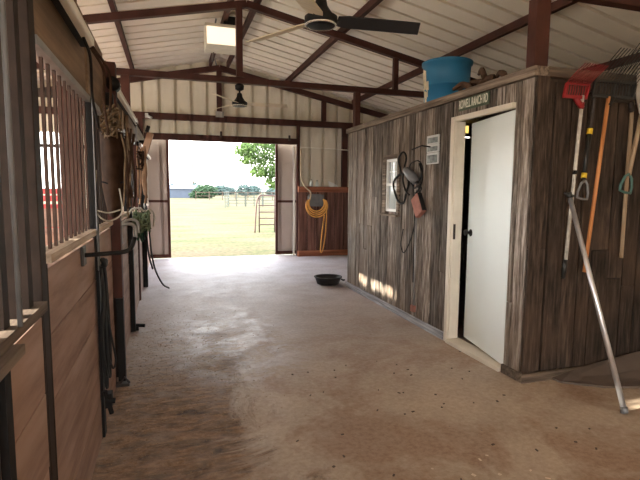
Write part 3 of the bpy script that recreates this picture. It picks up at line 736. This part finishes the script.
# ------------------------------------------------------------------ ceiling fans
def blade_mb(az, c, r0=.10, r1=.65, w=.075, pitch=-15):
    m = Matrix.Translation(c) @ Matrix.Rotation(R(az), 4, 'Z') @ Matrix.Rotation(R(pitch), 4, 'X')
    q = MB(); pts = [(r0, -w * .8), (r0 + .06, -w), (r1 - .035, -w), (r1, w), (r0 + .06, w), (r0, w * .7)]
    q.prism([m @ Vector((x, y, -.003)) for x, y in pts], m.to_3x3() @ Vector((0, 0, .006)))
    return q, m
def fan(x, y, z, ztop, azs, mats, label, s=1.0, w=.06):
    t = thing('ceiling_fan', (x, y, z), label, 'ceiling fan', 'ceiling fans over the aisle')
    c = (x, y, z)
    MB().tube([(x, y, z + .08), (x, y, ztop - .02)], .012, 10).build('downrod', 'black', t, True)
    MB().lathe([(.02, -.09), (.055, -.07), (.06, -.02), (.03, 0)], 20, (x, y, ztop)).build('canopy', 'black', t, True)
    MB().lathe([(.045, -.045), (.085, -.04), (.10, -.02), (.10, .01), (.07, .03), (.04, .075), (.03, .12), (.02, .13)], 28, c).build('motor_housing', 'black', t, True)
    MB().tube([(x + math.cos(R(a)) * .092, y + math.sin(R(a)) * .092, z - .036) for a in range(0, 360, 12)], .007, 6, True).build('chrome_ring', 'chrome', t, True)
    for a, mname in zip(azs, mats):
        q, m = blade_mb(a, (x, y, z - .005), .10, .66, w); b = q.build('blade', mname, t)
        if mname == 'fandark': b['label'] = 'black fan blade'
        MB().beam(m @ Vector((.08, 0, 0)), m @ Vector((.135, 0, .006)), .03, .007).build('blade_arm', 'black', b)
    return t
fan(.90, 2.9, 2.455, 2.80, (-4, 120, -124), ('fandark', 'fanpale', 'fanpale'), 'nearest ceiling fan, one black blade and pale ones, cut by the picture top')
fan(.905, 6.5, 2.555, 2.80, (-2, 117, -125), ('fanpale', 'fanpale', 'fanpale'), 'farther ceiling fan with thin pale blades under the middle truss', w=.05)

# hanging box light
t = thing('high_bay_light', (.79, 7.3, 3.45), 'lit box shaped light hanging under the ridge behind the truss post', 'light')
y = 7.3; xa, xb, za, zb = .53, 1.03, 3.43, 3.78
MB().prism([(xa, y - .16, za + .02), (xa, y - .05, zb), (xa, y + .22, zb), (xa, y + .22, za)], (xb - xa, 0, 0)).build('housing', 'housing', t, bevel=.006)
MB().quad((xa + .015, y - .160, za + .03), (xb - .015, y - .160, za + .03), (xb - .02, y - .078, zb - .055), (xa + .02, y - .078, zb - .055)).build('lens', 'lens', t)
MB().box(.80, .98, y + .0, y + .18, zb + .002, zb + .13).build('ballast_box', 'black', t)
MB().tube([(.68, y + .1, zb), (.70, y + .1, zb + .11)], .012, 8).tube([(.66, y + .16, za - .0), (.64, y + .16, za - .14), (.68, y + .16, za - .1), (.70, y + .16, za - .18)], .01, 6).build('wiring', 'greygrip', t, True)

# ------------------------------------------------------------------ stall fronts (left)
def stall_front(y0, y1, zsill, ztop, label, bars, barmat, bw=.011, header=True, frame='darkbar', plank=.236, zb=0.0, zbar=None):
    t = thing('horse_stall', (XL - .03, (y0 + y1) / 2, zb), label, 'stall front', 'stall fronts along the left')
    q = MB(); z = zb + .0015
    n = max(1, round((zsill - .02 - zb) / plank)); ph = (zsill - .02 - zb) / n
    for k in range(n):
        q.box(XL - .03, XL + random.uniform(0, .003), y0 + .009, y1 - .009, z + .002, z + ph - .002); z += ph
    q.build('plank_wall', 'ply', t)
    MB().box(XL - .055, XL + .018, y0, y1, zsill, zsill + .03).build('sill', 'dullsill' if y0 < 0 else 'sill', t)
    MB().box(XL - .035, XL + .004, y0, y0 + .008, zb + .0, zsill - .002).build('edge_channel', 'darkbar', t)
    MB().box(XL - .035, XL + .004, y1 - .008, y1, zb + .0, zsill - .002).build('edge_channel', 'darkbar', t)
    MB().box(XL - .10, XL - .062, y0 - (.20 if y0 == 3.80 else .09 if y0 < 6.5 and y0 > 2 else .01), y0 + .03, .001, zsill).build('sun_stop', 'darkbar', t)  # unseen strip added behind the gaps to block sun streaks
    if zbar: MB().box(XL - .028, XL - .012, y0, y1, zbar - .03, zbar).build('middle_rail', barmat, t)  # rail and the gap below it shaped to let the wall's sun patch through
    for y in bars:
        MB().box(XL - .02 - bw * .55, XL - .02 + bw * .55, y - bw, y + bw, zbar or (zsill + .03), ztop).build('bar', barmat, t)
    if header:
        MB().box(XL - .05, XL + .008, y0, y1, ztop, ztop + .03).build('top_channel', 'galv', t)
        MB().box(XL - .04, XL - .012, y0, y1, ztop + .031, 2.32).build('header_board', 'plyhead', t)
    return t
sf = stall_front(-.9, 1.70, 1.03, 2.30, 'nearest stall front at the left edge with dark wide bars over a low sill', [1.62 - .115 * k for k in range(20)], 'darkbar', .023, header=False)
MB().tube([(XL + .02, 1.40, 1.06), (XL + .02, 1.40, 2.4)], .007, 8).build('conduit', 'greygrip', sf, True)
stall_front(1.78, 2.86, 1.17, 1.875, 'second stall front from the camera, brown bars above tan planks', [1.85 + .098 * k for k in range(11)], 'barm', .0095)
stall_front(2.95, 3.62, 1.17, 1.875, 'third stall front from the camera, behind the hanging leather pad', [3.03 + .11 * k for k in range(6)], 'darkbar', .012)
sl4 = stall_front(3.80, 5.0, 1.17, 1.9, 'fourth stall front, between the brown post and the feed bracket', [3.9 + .11 * k for k in range(10)], 'darkbar', .011, zbar=1.38)
stall_front(5.08, 6.42, 1.12, 1.96, 'fifth stall front from the camera, with the bundle of green halters ahead', [5.15 + .11 * k for k in range(12)], 'darkbar', .011, zbar=1.38)
stall_front(6.56, 9.9, 1.12, 1.96, 'farthest stall front, beside the big open doorway', [6.7 + .14 * k for k in range(22)], 'darkbar', .011)
def post(y0, y1, x0, x1, z0, z1, mat, label):
    return tag(MB().box(x0, x1, y0, y1, z0, z1).build('stall_post', mat, bevel=.003), label, 'post', 'posts between the stall fronts')
post(1.70, 1.78, XL - .05, XL + .0, 0, 1.05, 'darkbar', 'short lower post between the two nearest stall fronts') if False else None
post(1.705, 1.775, XL - .085, XL + .004, 0, 2.6, 'darkbar', 'wide dark stall post nearest the camera, left of the brown bars')
post(2.865, 2.94, XL - .03, XL + .016, 0, 1.9, 'black', 'black steel post carrying the long coil of black cord')
post(3.65, 3.74, XL - .03, XL + .062, .64, 2.28, 'steel_post', 'red brown boxed post ending short of the floor above a black foot')
post(3.66, 3.73, XL + .012, XL + .062, .0, .635, 'black', 'short black lower post below the red brown one')
post(5.01, 5.07, XL - .03, XL + .045, 0, 1.95, 'black', 'slim black post between the fourth and fifth stall fronts')
post(6.43, 6.55, XL - .02, XL + .02, 0, 2.28, 'steel_post', 'red brown stall post beside the green halters')
post(7.3, 7.38, XL + .005, XL + .07, 0, 2.1, 'black', 'farthest black stall post, next to the hanging hose')
# gap closer between the header and the sliding door track
def track(y0, y1, z0, z1, label):
    t = thing('door_track', (XL + .04, y0, z0), label, 'door track', 'ivory door tracks on the stall fronts')
    MB().beam((XL + .052, y0, z0), (XL + .052, y1, z1), .034, .045).build('track_cover', 'tube', t, bevel=.006)
    MB().beam((XL + .021, y0, z0 + .01), (XL + .021, y1, z1 + .01), .026, .06).build('track_rail', 'black', t)
    return t
tr1 = track(.2, 2.62, 2.095, 2.115, 'ivory sliding door track high on the nearest stall fronts')
tr2 = track(3.72, 6.05, 2.125, 2.18, 'ivory sliding door track on the farther stall fronts')
MB().tube([(XL + .045, 3.60, 2.13), (XL + .045, 3.715, 2.13)], .045, 14).build('end_cap', 'black', tr2, True)
tr3 = track(6.6, 9.9, 1.98, 2.0, 'ivory sliding door track farthest along, beside the doorway')
# partitions and stall backs
for y, l in ((2.92, 'plank partition between the near stalls, seen through the brown bars'), (6.48, 'plank partition between the far stalls behind the bars')):
    t = thing('stall_partition', (-2.2, y, 0), l, 'partition', 'stall partitions')
    q = MB()
    for k in range(5): q.box(WX + .1, -.56, y - .015, y + .015, .01 + k * .235, .235 + k * .235)
    q.build('planks', 'ply', t)
    for k in range(8):
        x = WX + .3 + k * .42; MB().box(x - .01, x + .01, y - .01, y + .01, 1.176, 1.9).build('bar', 'darkbar', t)
    MB().box(WX + .1, -.56, y - .02, y + .02, 1.9, 1.94).build('top_rail', 'darkbar', t)
# little shelf ledge at the left edge
t = thing('wall_ledge', (XL + .02, 1.2, 1.0), 'small worn wooden ledge on the nearest stall front at the left edge', 'ledge')
MB().box(XL + .004, XL + .035, .8, 1.375, .995, 1.02).build('board', 'dullsill', t)
MB().box(XL + .005, XL + .022, 1.15, 1.185, 0, .99).build('upright', 'black', t)
MB().box(XL + .005, XL + .024, 1.245, 1.29, 0, .99).build('upright', 'black', t)

# ------------------------------------------------------------------ tack and gear on the left
def hang(name, paths, r, mat, label, cat, n=6):
    q = MB()
    for p in paths: q.tube(smooth_path(p), r, n)
    return tag(q.build(name, mat, None, True), label, cat)
hang('conduit', [[(XL + .024, 2.80, 2.05), (XL + .0245, 2.80, 1.5), (XL + .024, 2.80, .98)]], .004, 'greygrip', 'thin grey conduit running down left of the black post', 'conduit')
hang('power_cord', [[(-.345, 2.38, 2.075), (-.325, 2.42, 2.0), (-.34, 2.55, 1.85), (-.33, 2.66, 1.72)]], .007, 'black', 'dark cord hanging from the near ivory track', 'cord')
hang('lead_strap', [[(-.345, 2.60, 2.09), (-.30, 2.68, 2.0), (-.31, 2.72, 1.86), (-.30, 2.78, 1.7)], [(-.335, 2.58, 2.09), (-.28, 2.72, 2.0), (-.29, 2.80, 1.82)]], .007, 'leather', 'brown leather straps hanging between the track and the rope bundle', 'strap')
random.seed(5)
def tangle(cx, cy, cz, dx, dy, dz, n, k=5):
    out = []
    for _ in range(n):
        out.append([(cx + random.uniform(-dx, dx), cy + random.uniform(-dy, dy), cz + random.uniform(-dz, dz)) for _ in range(k)])
    return out
def strands(cx, cy, z0, z1, dx, dy, n):
    out = []
    for _ in range(n):
        x, y = cx + random.uniform(-dx, dx), cy + random.uniform(-dy, dy); zz = z0 + random.uniform(0, .12) * (z1 - z0); ze = z1 - random.uniform(0, .25) * (z1 - z0)
        out.append([(x + random.uniform(-.012, .012), y + random.uniform(-.03, .03), zz + (ze - zz) * k / 4) for k in range(5)])
    return out
hang('rope_halters', tangle(-.315, 3.02, 1.80, .05, .13, .085, 16), .006, 'rope', 'tangled bundle of tan rope halters above the leather pad', 'halter')
hang('braided_reins', strands(-.235, 3.2, 1.80, 1.26, .022, .09, 9), .008, 'leather', 'long brown braided reins hanging right of the leather pad', 'reins')
hang('tan_lead_ropes', strands(-.238, 3.10, 1.80, 1.22, .02, .06, 4), .005, 'rope', 'tan lead ropes hanging in front of the brown reins', 'rope')
hang('sagging_cord', [[(-.38, 2.88, 1.52), (-.388, 2.88, 1.40), (-.385, 2.88, 1.29), (-.34, 2.92, 1.24), (-.28, 2.96, 1.26), (-.262, 2.97, 1.31), (-.275, 2.98, 1.42)], [(-.385, 2.88, 1.30), (-.33, 2.92, 1.285), (-.27, 2.96, 1.30)]], .0045, 'whiterope', 'white cord looped in a sagging U under the leather pad', 'cord')
# leather pad
t = thing('leather_pad', (-.32, 3.3, 1.3), 'large dark brown leather pad hanging from the third stall front', 'pad')
q = MB()
PN = 12
def padp(i, k):
    u = i / PN; v = k / PN            # u across, v down
    wd = 1 - .35 * max(0, v - .7) / .3
    x = -.328 + (u - .5) * .135 * wd
    return (x, 3.20 - .10 * math.sin(u * math.pi) + .04 * v, 1.76 - .48 * v - .035 * math.sin(u * math.pi) * (v > .95))
for i in range(PN):
    for k in range(PN): q.quad(padp(i, k), padp(i + 1, k), padp(i + 1, k + 1), padp(i, k + 1))
fl = q.build('flap', 'leather', t, True); bmesh_merge(fl)
sd_ = fl.modifiers.new('sheet', 'SOLIDIFY'); sd_.thickness = .014
MB().tube(smooth_path([(-.39, 3.17, 1.46), (-.33, 3.14, 1.445), (-.27, 3.19, 1.46)]), .005, 6).build('seam_strap', 'black', t, True)
MB().tube([(-.32, 3.2, 1.74), (-.33, 3.25, 1.86)], .008, 6).build('hanging_loop', 'tanleather', t, True)
tag(MB().box(-.39, -.335, 3.40, 3.46, 1.65, 2.03).build('black_bracket', 'black', bevel=.006), 'tall black metal bracket beside the end cap of the far track', 'bracket')
# arm of the saddle rack
t = thing('saddle_rack', (-.3, 2.46, 1.1), 'dark tubular saddle rack arm sticking out from the second stall front', 'rack')
MB().tube(smooth_path([(XL + .006, 2.455, 1.108), (-.3, 2.46, 1.112), (-.215, 2.47, 1.118), (-.185, 2.49, 1.135), (-.17, 2.52, 1.18)]), .011, 10).build('arm', 'black', t, True)
MB().box(XL + .001, XL + .014, 2.42, 2.50, 1.06, 1.15).build('mounting_plate', 'darksteel', t, bevel=.003)
# coil of black cord
q = MB(); random.seed(9)
for k in range(6):
    y = 2.79 + .02 * k; x = -.362 + random.uniform(-.01, .012); d = random.uniform(.0, .14)
    q.tube(smooth_path([(x, y, 1.0), (x + .01, y - .02, .85), (x - .004, y - .01, .6), (x + .006, y - .01, .48 - d), (x + .012, y + .025, .46 - d), (x + .01, y + .02, .7), (x + .004, y + .02, .9), (x, y, 1.0)]), .007, 6)
q.tube(smooth_path([(-.355, 2.80, 1.04), (-.35, 2.84, 1.0), (-.352, 2.9, 1.02)]), .014, 6)
q.tube(smooth_path([(-.35, 2.83, .75), (-.325, 2.86, .55), (-.318, 2.90, .44), (-.33, 2.88, .40), (-.345, 2.85, .46)]), .006, 6)
tag(q.build('cord_coil', 'rubber', None, True), 'long hank of black cord hanging down the black post', 'cord')
t = thing('floor_latch', (-.35, 2.83, .2), 'black latch fitting low on the black post', 'latch')
MB().box(-.37, -.335, 2.80, 2.86, .20, .28).tube([(-.355, 2.79, .25), (-.315, 2.79, .245)], .016, 8).tube([(-.37, 2.81, .3), (-.34, 2.82, .16)], .013, 8).build('body', 'black', t)
t = thing('door_stop', (-.30, 4.9, .02), 'small black door stop at the foot of the stall fronts', 'door stop')
MB().box(-.372, -.33, 5.04, 5.10, .0, .045).tube([(-.36, 5.07, .05), (-.27, 5.05, .045)], .018, 8).build('stop', 'black', t)
t = thing('foot_bracket', (-.36, 3.6, .0), 'rusty foot bracket on the floor under the short black post', 'bracket')
MB().box(-.40, -.31, 3.60, 3.655, .0, .02).tube([(-.37, 3.62, .02), (-.34, 3.60, .07), (-.31, 3.62, .02)], .008, 6).build('bracket', 'darksteel', t)
# wooden boxes/boards under the farther track
tag(MB().box(XL - .005, XL + .03, 5.15, 6.2, 1.97, 2.14).build('header_plank', 'plyhead', bevel=.003), 'tan board nailed under the farther ivory track', 'board')
# feed bracket with pale hook
t = thing('feed_bracket', (-.34, 4.3, 1.0), 'pale metal feed bracket on the fourth stall front', 'bracket')
q = MB(); q.tube(smooth_path([(XL + .02, 3.95, 1.0), (XL + .02, 3.95, 1.12), (-.33, 3.97, 1.15), (-.27, 4.0, 1.13), (-.26, 4.0, 1.04)]), .014, 8); q.build('hook', 'galv', t, True); q = MB()
q.tube(smooth_path([(XL + .02, 4.15, .98), (XL + .02, 4.15, 1.12), (-.32, 4.17, 1.17), (-.26, 4.2, 1.15), (-.25, 4.2, 1.06)]), .012, 8)
q.build('hook', 'galv', t, True)
MB().box(XL + .004, XL + .012, 3.9, 4.25, .95, 1.05).build('plate', 'galv', t)
# green halters
hang('green_halters', tangle(-.25, 4.6, 1.13, .075, .12, .10, 18) , .008, 'paleknot', 'bundle of faded green halters hanging over the aisle edge', 'halter')
hang('green_straps', strands(-.255, 4.62, 1.20, .93, .05, .06, 7), .010, 'green', 'dark green straps dangling inside the halter bundle', 'strap')
hang('white_hooks', [[(-.36, 4.5, 1.17), (-.32, 4.5, 1.24), (-.26, 4.52, 1.25), (-.22, 4.55, 1.22), (-.17, 4.6, 1.23), (-.14, 4.62, 1.17), (-.15, 4.62, 1.08)]], .009, 'whiterope', 'white bent hook rail holding the green halters', 'hook')
hang('leather_halters', strands(-.27, 5.4, 1.86, 1.25, .035, .12, 8), .010, 'tanleather', 'brown leather halters hanging above the green bundle', 'halter')
hang('leather_tangle', tangle(-.28, 5.3, 1.72, .04, .10, .10, 9), .007, 'leather', 'dark leather tangle right under the tan block', 'halter')
t = thing('wooden_block', (-.26, 5.9, 1.9), 'tan wooden block hanging at a tilt above the brown halters', 'block')
mt = Matrix.Translation((-.23, 5.7, 1.90)) @ Matrix.Rotation(R(18), 4, 'Y')
MB().box(-.034, .034, -.05, .05, -.12, .14, mt).build('block', 'tanblock', t, bevel=.006)
MB().box(-.055, -.02, -.085, .0, .13, .20, mt).build('hook', 'black', t)
MB().tube([(-.27, 5.7, 2.02), (-.33, 5.7, 2.14)], .008, 6).build('cord', 'black', t)
hang('water_hose', [[(-.27, 6.1, 1.22), (-.25, 6.2, .9), (-.235, 6.4, .6), (-.20, 6.6, .35), (-.12, 6.85, .12), (-.04, 7.05, .02)], [(-.29, 6.1, 1.25), (-.28, 6.15, .9), (-.265, 6.3, .6), (-.23, 6.45, .4)]], .012, 'rubber', 'black water hose hanging from the far halters and curling onto the floor', 'hose')
tag(MB().box(-.42, -.36, Y1 - .18, Y1 - .125, 2.78, 2.86).tube([(-.36, Y1 - .16, 2.80), (-.30, Y1 - .2, 2.77)], .025, 8).build('flood_light', 'galv'), 'small pale flood light fixed under the girt left of the doorway', 'light')

# ------------------------------------------------------------------ loose stuff on the floor
random.seed(21); q = MB()
def flake(q, x, y, z, a, l, w, h=.004):
    m = Matrix.Translation((x, y, z)) @ Matrix.Rotation(a, 4, 'Z')
    q.box(-l, l, -w, w, 0, h, m)
for k in range(1300):
    y = random.triangular(1.6, 6.2, 3.2); x = XL + .03 + abs(random.gauss(0, .45))
    if x > 2.3: continue
    flake(q, x, y, .001, random.uniform(0, 3.14), random.uniform(.002, .008), random.uniform(.001, .002), .0015)
tag(q.build('straw_litter', 'straw'), 'brown straw and dirt litter strewn along the stall fronts', 'straw', kind='stuff')
q = MB()
for k in range(46):
    flake(q, random.gauss(1.35, .22), random.gauss(1.75, .17), .001, random.uniform(0, 3.14), random.uniform(.004, .013), random.uniform(.003, .009), .002)
tag(q.build('wood_chips', 'chip'), 'pale flecks scattered on the concrete close to the camera', 'chips', kind='stuff')
q = MB()
for k in range(40):
    flake(q, random.uniform(.6, 2.45), random.uniform(1.9, 3.6), .001, random.uniform(0, 3.14), random.uniform(.004, .011), random.uniform(.003, .007), .004)
tag(q.build('dirt_clods', 'mat'), 'small dark dirt clods scattered over the bare concrete', 'dirt', kind='stuff')

# ------------------------------------------------------------------ outside
def pipe_gate():
    y = 16.8
    t = thing('bow_gate', (3.6, y, -.1), 'rusty pipe gate with bowed corner standing in the near field', 'gate')
    MB().tube(smooth_path([(2.84, y, -.08), (2.87, y, .5), (2.92, y, 1.02), (3.02, y, 1.2), (3.2, y, 1.22), (4.6, y, 1.2)]), .026, 8).build('frame', 'pipe', t, True)
    MB().tube([(3.0, y + .02, -.08), (3.0, y + .02, 1.16)], .022, 8).build('upright', 'pipe', t, True)
    for z in (.2, .42, .64, .88): MB().tube([(2.97, y, z), (4.6, y, z)], .018, 8).build('rail', 'pipe', t, True)
    MB().tube([(3.55, y, -.08), (3.55, y, 1.2)], .02, 8).build('upright', 'pipe', t, True)
pipe_gate()
PL = ['leftmost green grey corral panel in the middle field', 'second green grey corral panel from the left', 'third green grey corral panel from the left', 'rightmost green grey corral panel, behind the tree side']
def corral(x, y, ang, label, L=2.9):
    t = thing('corral_panel', (x, y, -.1), label, 'fence panel', 'corral panels in the field')
    d = Vector((math.cos(ang), math.sin(ang), 0)); o_ = Vector((x, y, 0))
    for s_ in (0, .5, 1):
        p = o_ + d * L * s_; MB().tube([p + Vector((0, 0, -.09)), p + Vector((0, 0, 1.25))], .04, 6).build('upright', 'pen', t)
    for z in (.2, .46, .72, .98, 1.23): MB().tube([o_ + Vector((0, 0, z)), o_ + d * L + Vector((0, 0, z))], .024, 6).build('rail', 'pen', t)
corral(5.05, 44, .03, PL[0], 1.5); corral(6.65, 44.1, .02, PL[1], 1.5); corral(8.25, 44.2, .02, PL[3], 2.6)
corral(4.35, 40.4, 1.36, 'short corral panel seen edge on at the pen corner', 3.2)
t = thing('pasture_fence', (8, 70, -.1), 'long low brown rail fence crossing the far pasture', 'fence')
MB().beam((3.5, 70, 1.0), (24, 72, 1.0), .06, .09).build('rail', 'fence', t); MB().beam((3.5, 70, .5), (24, 72, .5), .05, .07).build('rail', 'fence', t)
for k in range(12): MB().box(3.5 + k * 1.86 - .05, 3.5 + k * 1.86 + .05, 69.95 + k * .18, 70.05 + k * .18, -.1, 1.15).build('fence_post', 'fence', t)
t = thing('shed', (2, 88, -.1), 'low blue grey shed at the left edge of the field', 'shed')
MB().box(-3, 4.6, 87, 91, -.1, 1.45).build('walls', 'shed', t)
MB().prism([(-3.2, 86.8, 1.45), (-3.2, 91.2, 1.45), (-3.2, 89, 2.2)], (8, 0, 0)).build('roof', 'shed', t)
t = thing('utility_pole', (6.75, 150, -.1), 'tall wooden utility pole on the horizon', 'utility pole')
MB().tube([(6.75, 150, -.1), (6.75, 150, 9.1)], [.34, .28], 8).build('pole', 'bark', t, True)
MB().beam((5.95, 150, 8.2), (7.55, 150, 8.2), .12, .14).build('crossarm', 'bark', t)

def leaves(q, c, rad, n, size, rnd, flat=1.0):
    for _ in range(n):
        while True:
            v = Vector((rnd.uniform(-1, 1), rnd.uniform(-1, 1), rnd.uniform(-1, 1)))
            if .35 < v.length < 1: break
        p = Vector(c) + Vector((v.x * rad[0], v.y * rad[1], v.z * rad[2]))
        a = Vector((rnd.uniform(-1, 1), rnd.uniform(-1, 1), rnd.uniform(-1, 1))).normalized(); b = a.orthogonal().normalized()
        s_ = size * rnd.uniform(.6, 1.3)
        q.quad(p + a * s_, p + b * s_ * .6, p - a * s_, p - b * s_ * .6)
rnd = random.Random(3)
t = thing('shade_tree', (9.4, 35, -.1), 'leafy bright green shade tree overhanging the right side of the pasture', 'tree')
q = MB()
for c, r_, n in (((8.2, 35, 4.9), (2.4, 2, 1.2), 1500), ((6.3, 34.6, 4.3), (1.6, 1.5, .8), 1100), ((5.2, 34.4, 4.2), (.9, .9, .5), 420), ((5.5, 34.4, 3.55), (.8, .8, .35), 300), ((7.0, 34.8, 3.1), (1.4, 1.3, .8), 1000), ((6.1, 34.4, 2.65), (.7, .8, .35), 260), ((7.3, 34.6, 2.0), (.8, .9, .55), 420), ((8.8, 35, 2.8), (1.8, 1.6, 1.1), 1000), ((7.6, 35, 5.9), (2.4, 2, 1.0), 1000), ((10.5, 35, 5.0), (2.4, 2.2, 2), 900)):
    leaves(q, c, r_, n, .12, rnd)
q.build('foliage', 'leaf', t)
MB().tube(smooth_path([(9.4, 35, -.1), (9.3, 35, 1.4), (9.0, 35, 2.6), (8.6, 35, 4.4)]), [.3 - .011 * i for i in range(19)], 8).tube(smooth_path([(9.0, 35, 2.4), (7.6, 34.8, 3.4), (6.0, 34.5, 4.0)]), [.12 - .007 * i for i in range(13)], 6).tube([(7.72, 35.1, -.1), (7.75, 35, 2.6)], [.16, .1], 8).build('trunk', 'bark', t, True)
t = thing('bush', (5.6, 84, -.1), 'dark rounded bush growing beside the blue grey shed', 'bush')
q = MB(); leaves(q, (5.9, 84, 1.1), (2.1, 1.5, 1.2), 1300, .20, rnd); leaves(q, (4.6, 84, .6), (1.6, 1, .8), 500, .2, rnd); q.build('foliage', 'bush', t)
MB().tube([(5.7, 84, -.1), (5.8, 84, 1.6)], [.2, .1], 6).build('stem', 'bark', t)
rnd = random.Random(8); protos = []
for k in range(3):
    h = (2.3, 1.9, 2.6)[k]
    t = thing('distant_tree', (0, 0, 0), 'small blue green tree in the line of trees on the horizon', 'tree', 'distant trees along the horizon')
    q = MB(); leaves(q, (0, 0, h * .52), (1.7, 1.3, h * .52), 480, .3, rnd); q.build('foliage', 'far', t)
    MB().tube([(0, 0, 0), (.1, 0, h * .7)], [.2, .12], 6).build('trunk', 'bark', t)
    protos.append(t)
for k in range(30):
    x = -3 + k * 1.85 + rnd.uniform(-.4, .4); y = 128 + 6 * (k % 4)
    if k < 3: protos[k].location = (x, y, -.1); protos[k].scale = (1.3, 1, 1.12)
    else:
        c = copy_thing(protos[k % 3], (x, y, -.1), protos[0]['label']); f = rnd.uniform(.85, 1.3); c.scale = (1.3, 1, f)
# red gate outside the left stall window
t = thing('red_gate', (-2.3, Y1 + .6, -.1), 'red pipe gate with a white band outside, seen through the brown bars', 'gate')
for z, m_ in ((.45, 'redgate'), (.62, 'redgate'), (.78, 'redgate'), (.99, 'redgate'), (1.16, 'redgate'), (1.30, 'redgate')):
    MB().box(-3.4, -1.2, Y1 + .58, Y1 + .62, z, z + .115).build('rail', m_, t)
MB().box(-3.4, -1.2, Y1 + .575, Y1 + .625, .90, .965).build('white_band', 'white', t)
for x in (-3.4, -1.2): MB().tube([(x, Y1 + .6, -.1), (x, Y1 + .6, 1.5)], .04, 8).build('post', 'redgate', t)

# ------------------------------------------------------------------ light
w = bpy.data.worlds.new('sky'); SC.world = w; w.use_nodes = True; nt = w.node_tree; L = nt.links.new
bg = nt.nodes['Background']
tc = nd(nt, 'ShaderNodeTexCoord'); sp = nd(nt, 'ShaderNodeSeparateXYZ'); L(tc.outputs['Generated'], sp.inputs[0])
cr = nd(nt, 'ShaderNodeValToRGB'); e = cr.color_ramp.elements
e[0].position = 0; e[0].color = (1, .97, .91, 1); e[1].position = .6; e[1].color = (.84, .90, 1, 1)
k = e.new(.16); k.color = (1, .975, .94, 1)
L(sp.outputs[2], cr.inputs['Fac']); L(cr.outputs['Color'], bg.inputs['Color'])
bg.inputs['Strength'].default_value = 2.0
sd = bpy.data.lights.new('sun', 'SUN'); sd.energy = 5.0; sd.angle = R(.6); sd.color = (1.0, .90, .74)
so = bpy.data.objects.new('sun', sd); C.objects.link(so)
so.rotation_euler = Vector((1, 0, -.3655)).to_track_quat('-Z', 'Y').to_euler()

# ------------------------------------------------------------------ camera
F, YAW, PITCH, ROLL, H = 480., R(17.35), R(-5.9), R(.5), 1.42
f = Vector((math.sin(YAW) * math.cos(PITCH), math.cos(YAW) * math.cos(PITCH), math.sin(PITCH)))
r = Vector((math.cos(YAW), -math.sin(YAW), 0)); u = r.cross(f)
r2 = r * math.cos(ROLL) + u * math.sin(ROLL); u2 = -r * math.sin(ROLL) + u * math.cos(ROLL)
cd = bpy.data.cameras.new('camera'); cd.sensor_width = 36; cd.lens = F / 640 * 36; cd.clip_start = .02; cd.clip_end = 1000
co = bpy.data.objects.new('camera', cd); C.objects.link(co)
m = Matrix((r2, u2, -f)).transposed().to_4x4(); m.translation = (0, 0, H); co.matrix_world = m
SC.camera = co

SC.view_settings.view_transform = 'Standard'; SC.view_settings.look = 'None'; SC.view_settings.gamma = 1
SC.view_settings.use_curve_mapping = False
SC.view_settings.exposure = 2.42
SC.cycles.use_denoising = True; SC.cycles.max_bounces = 10; SC.cycles.diffuse_bounces = 6; SC.cycles.sample_clamp_indirect = 6
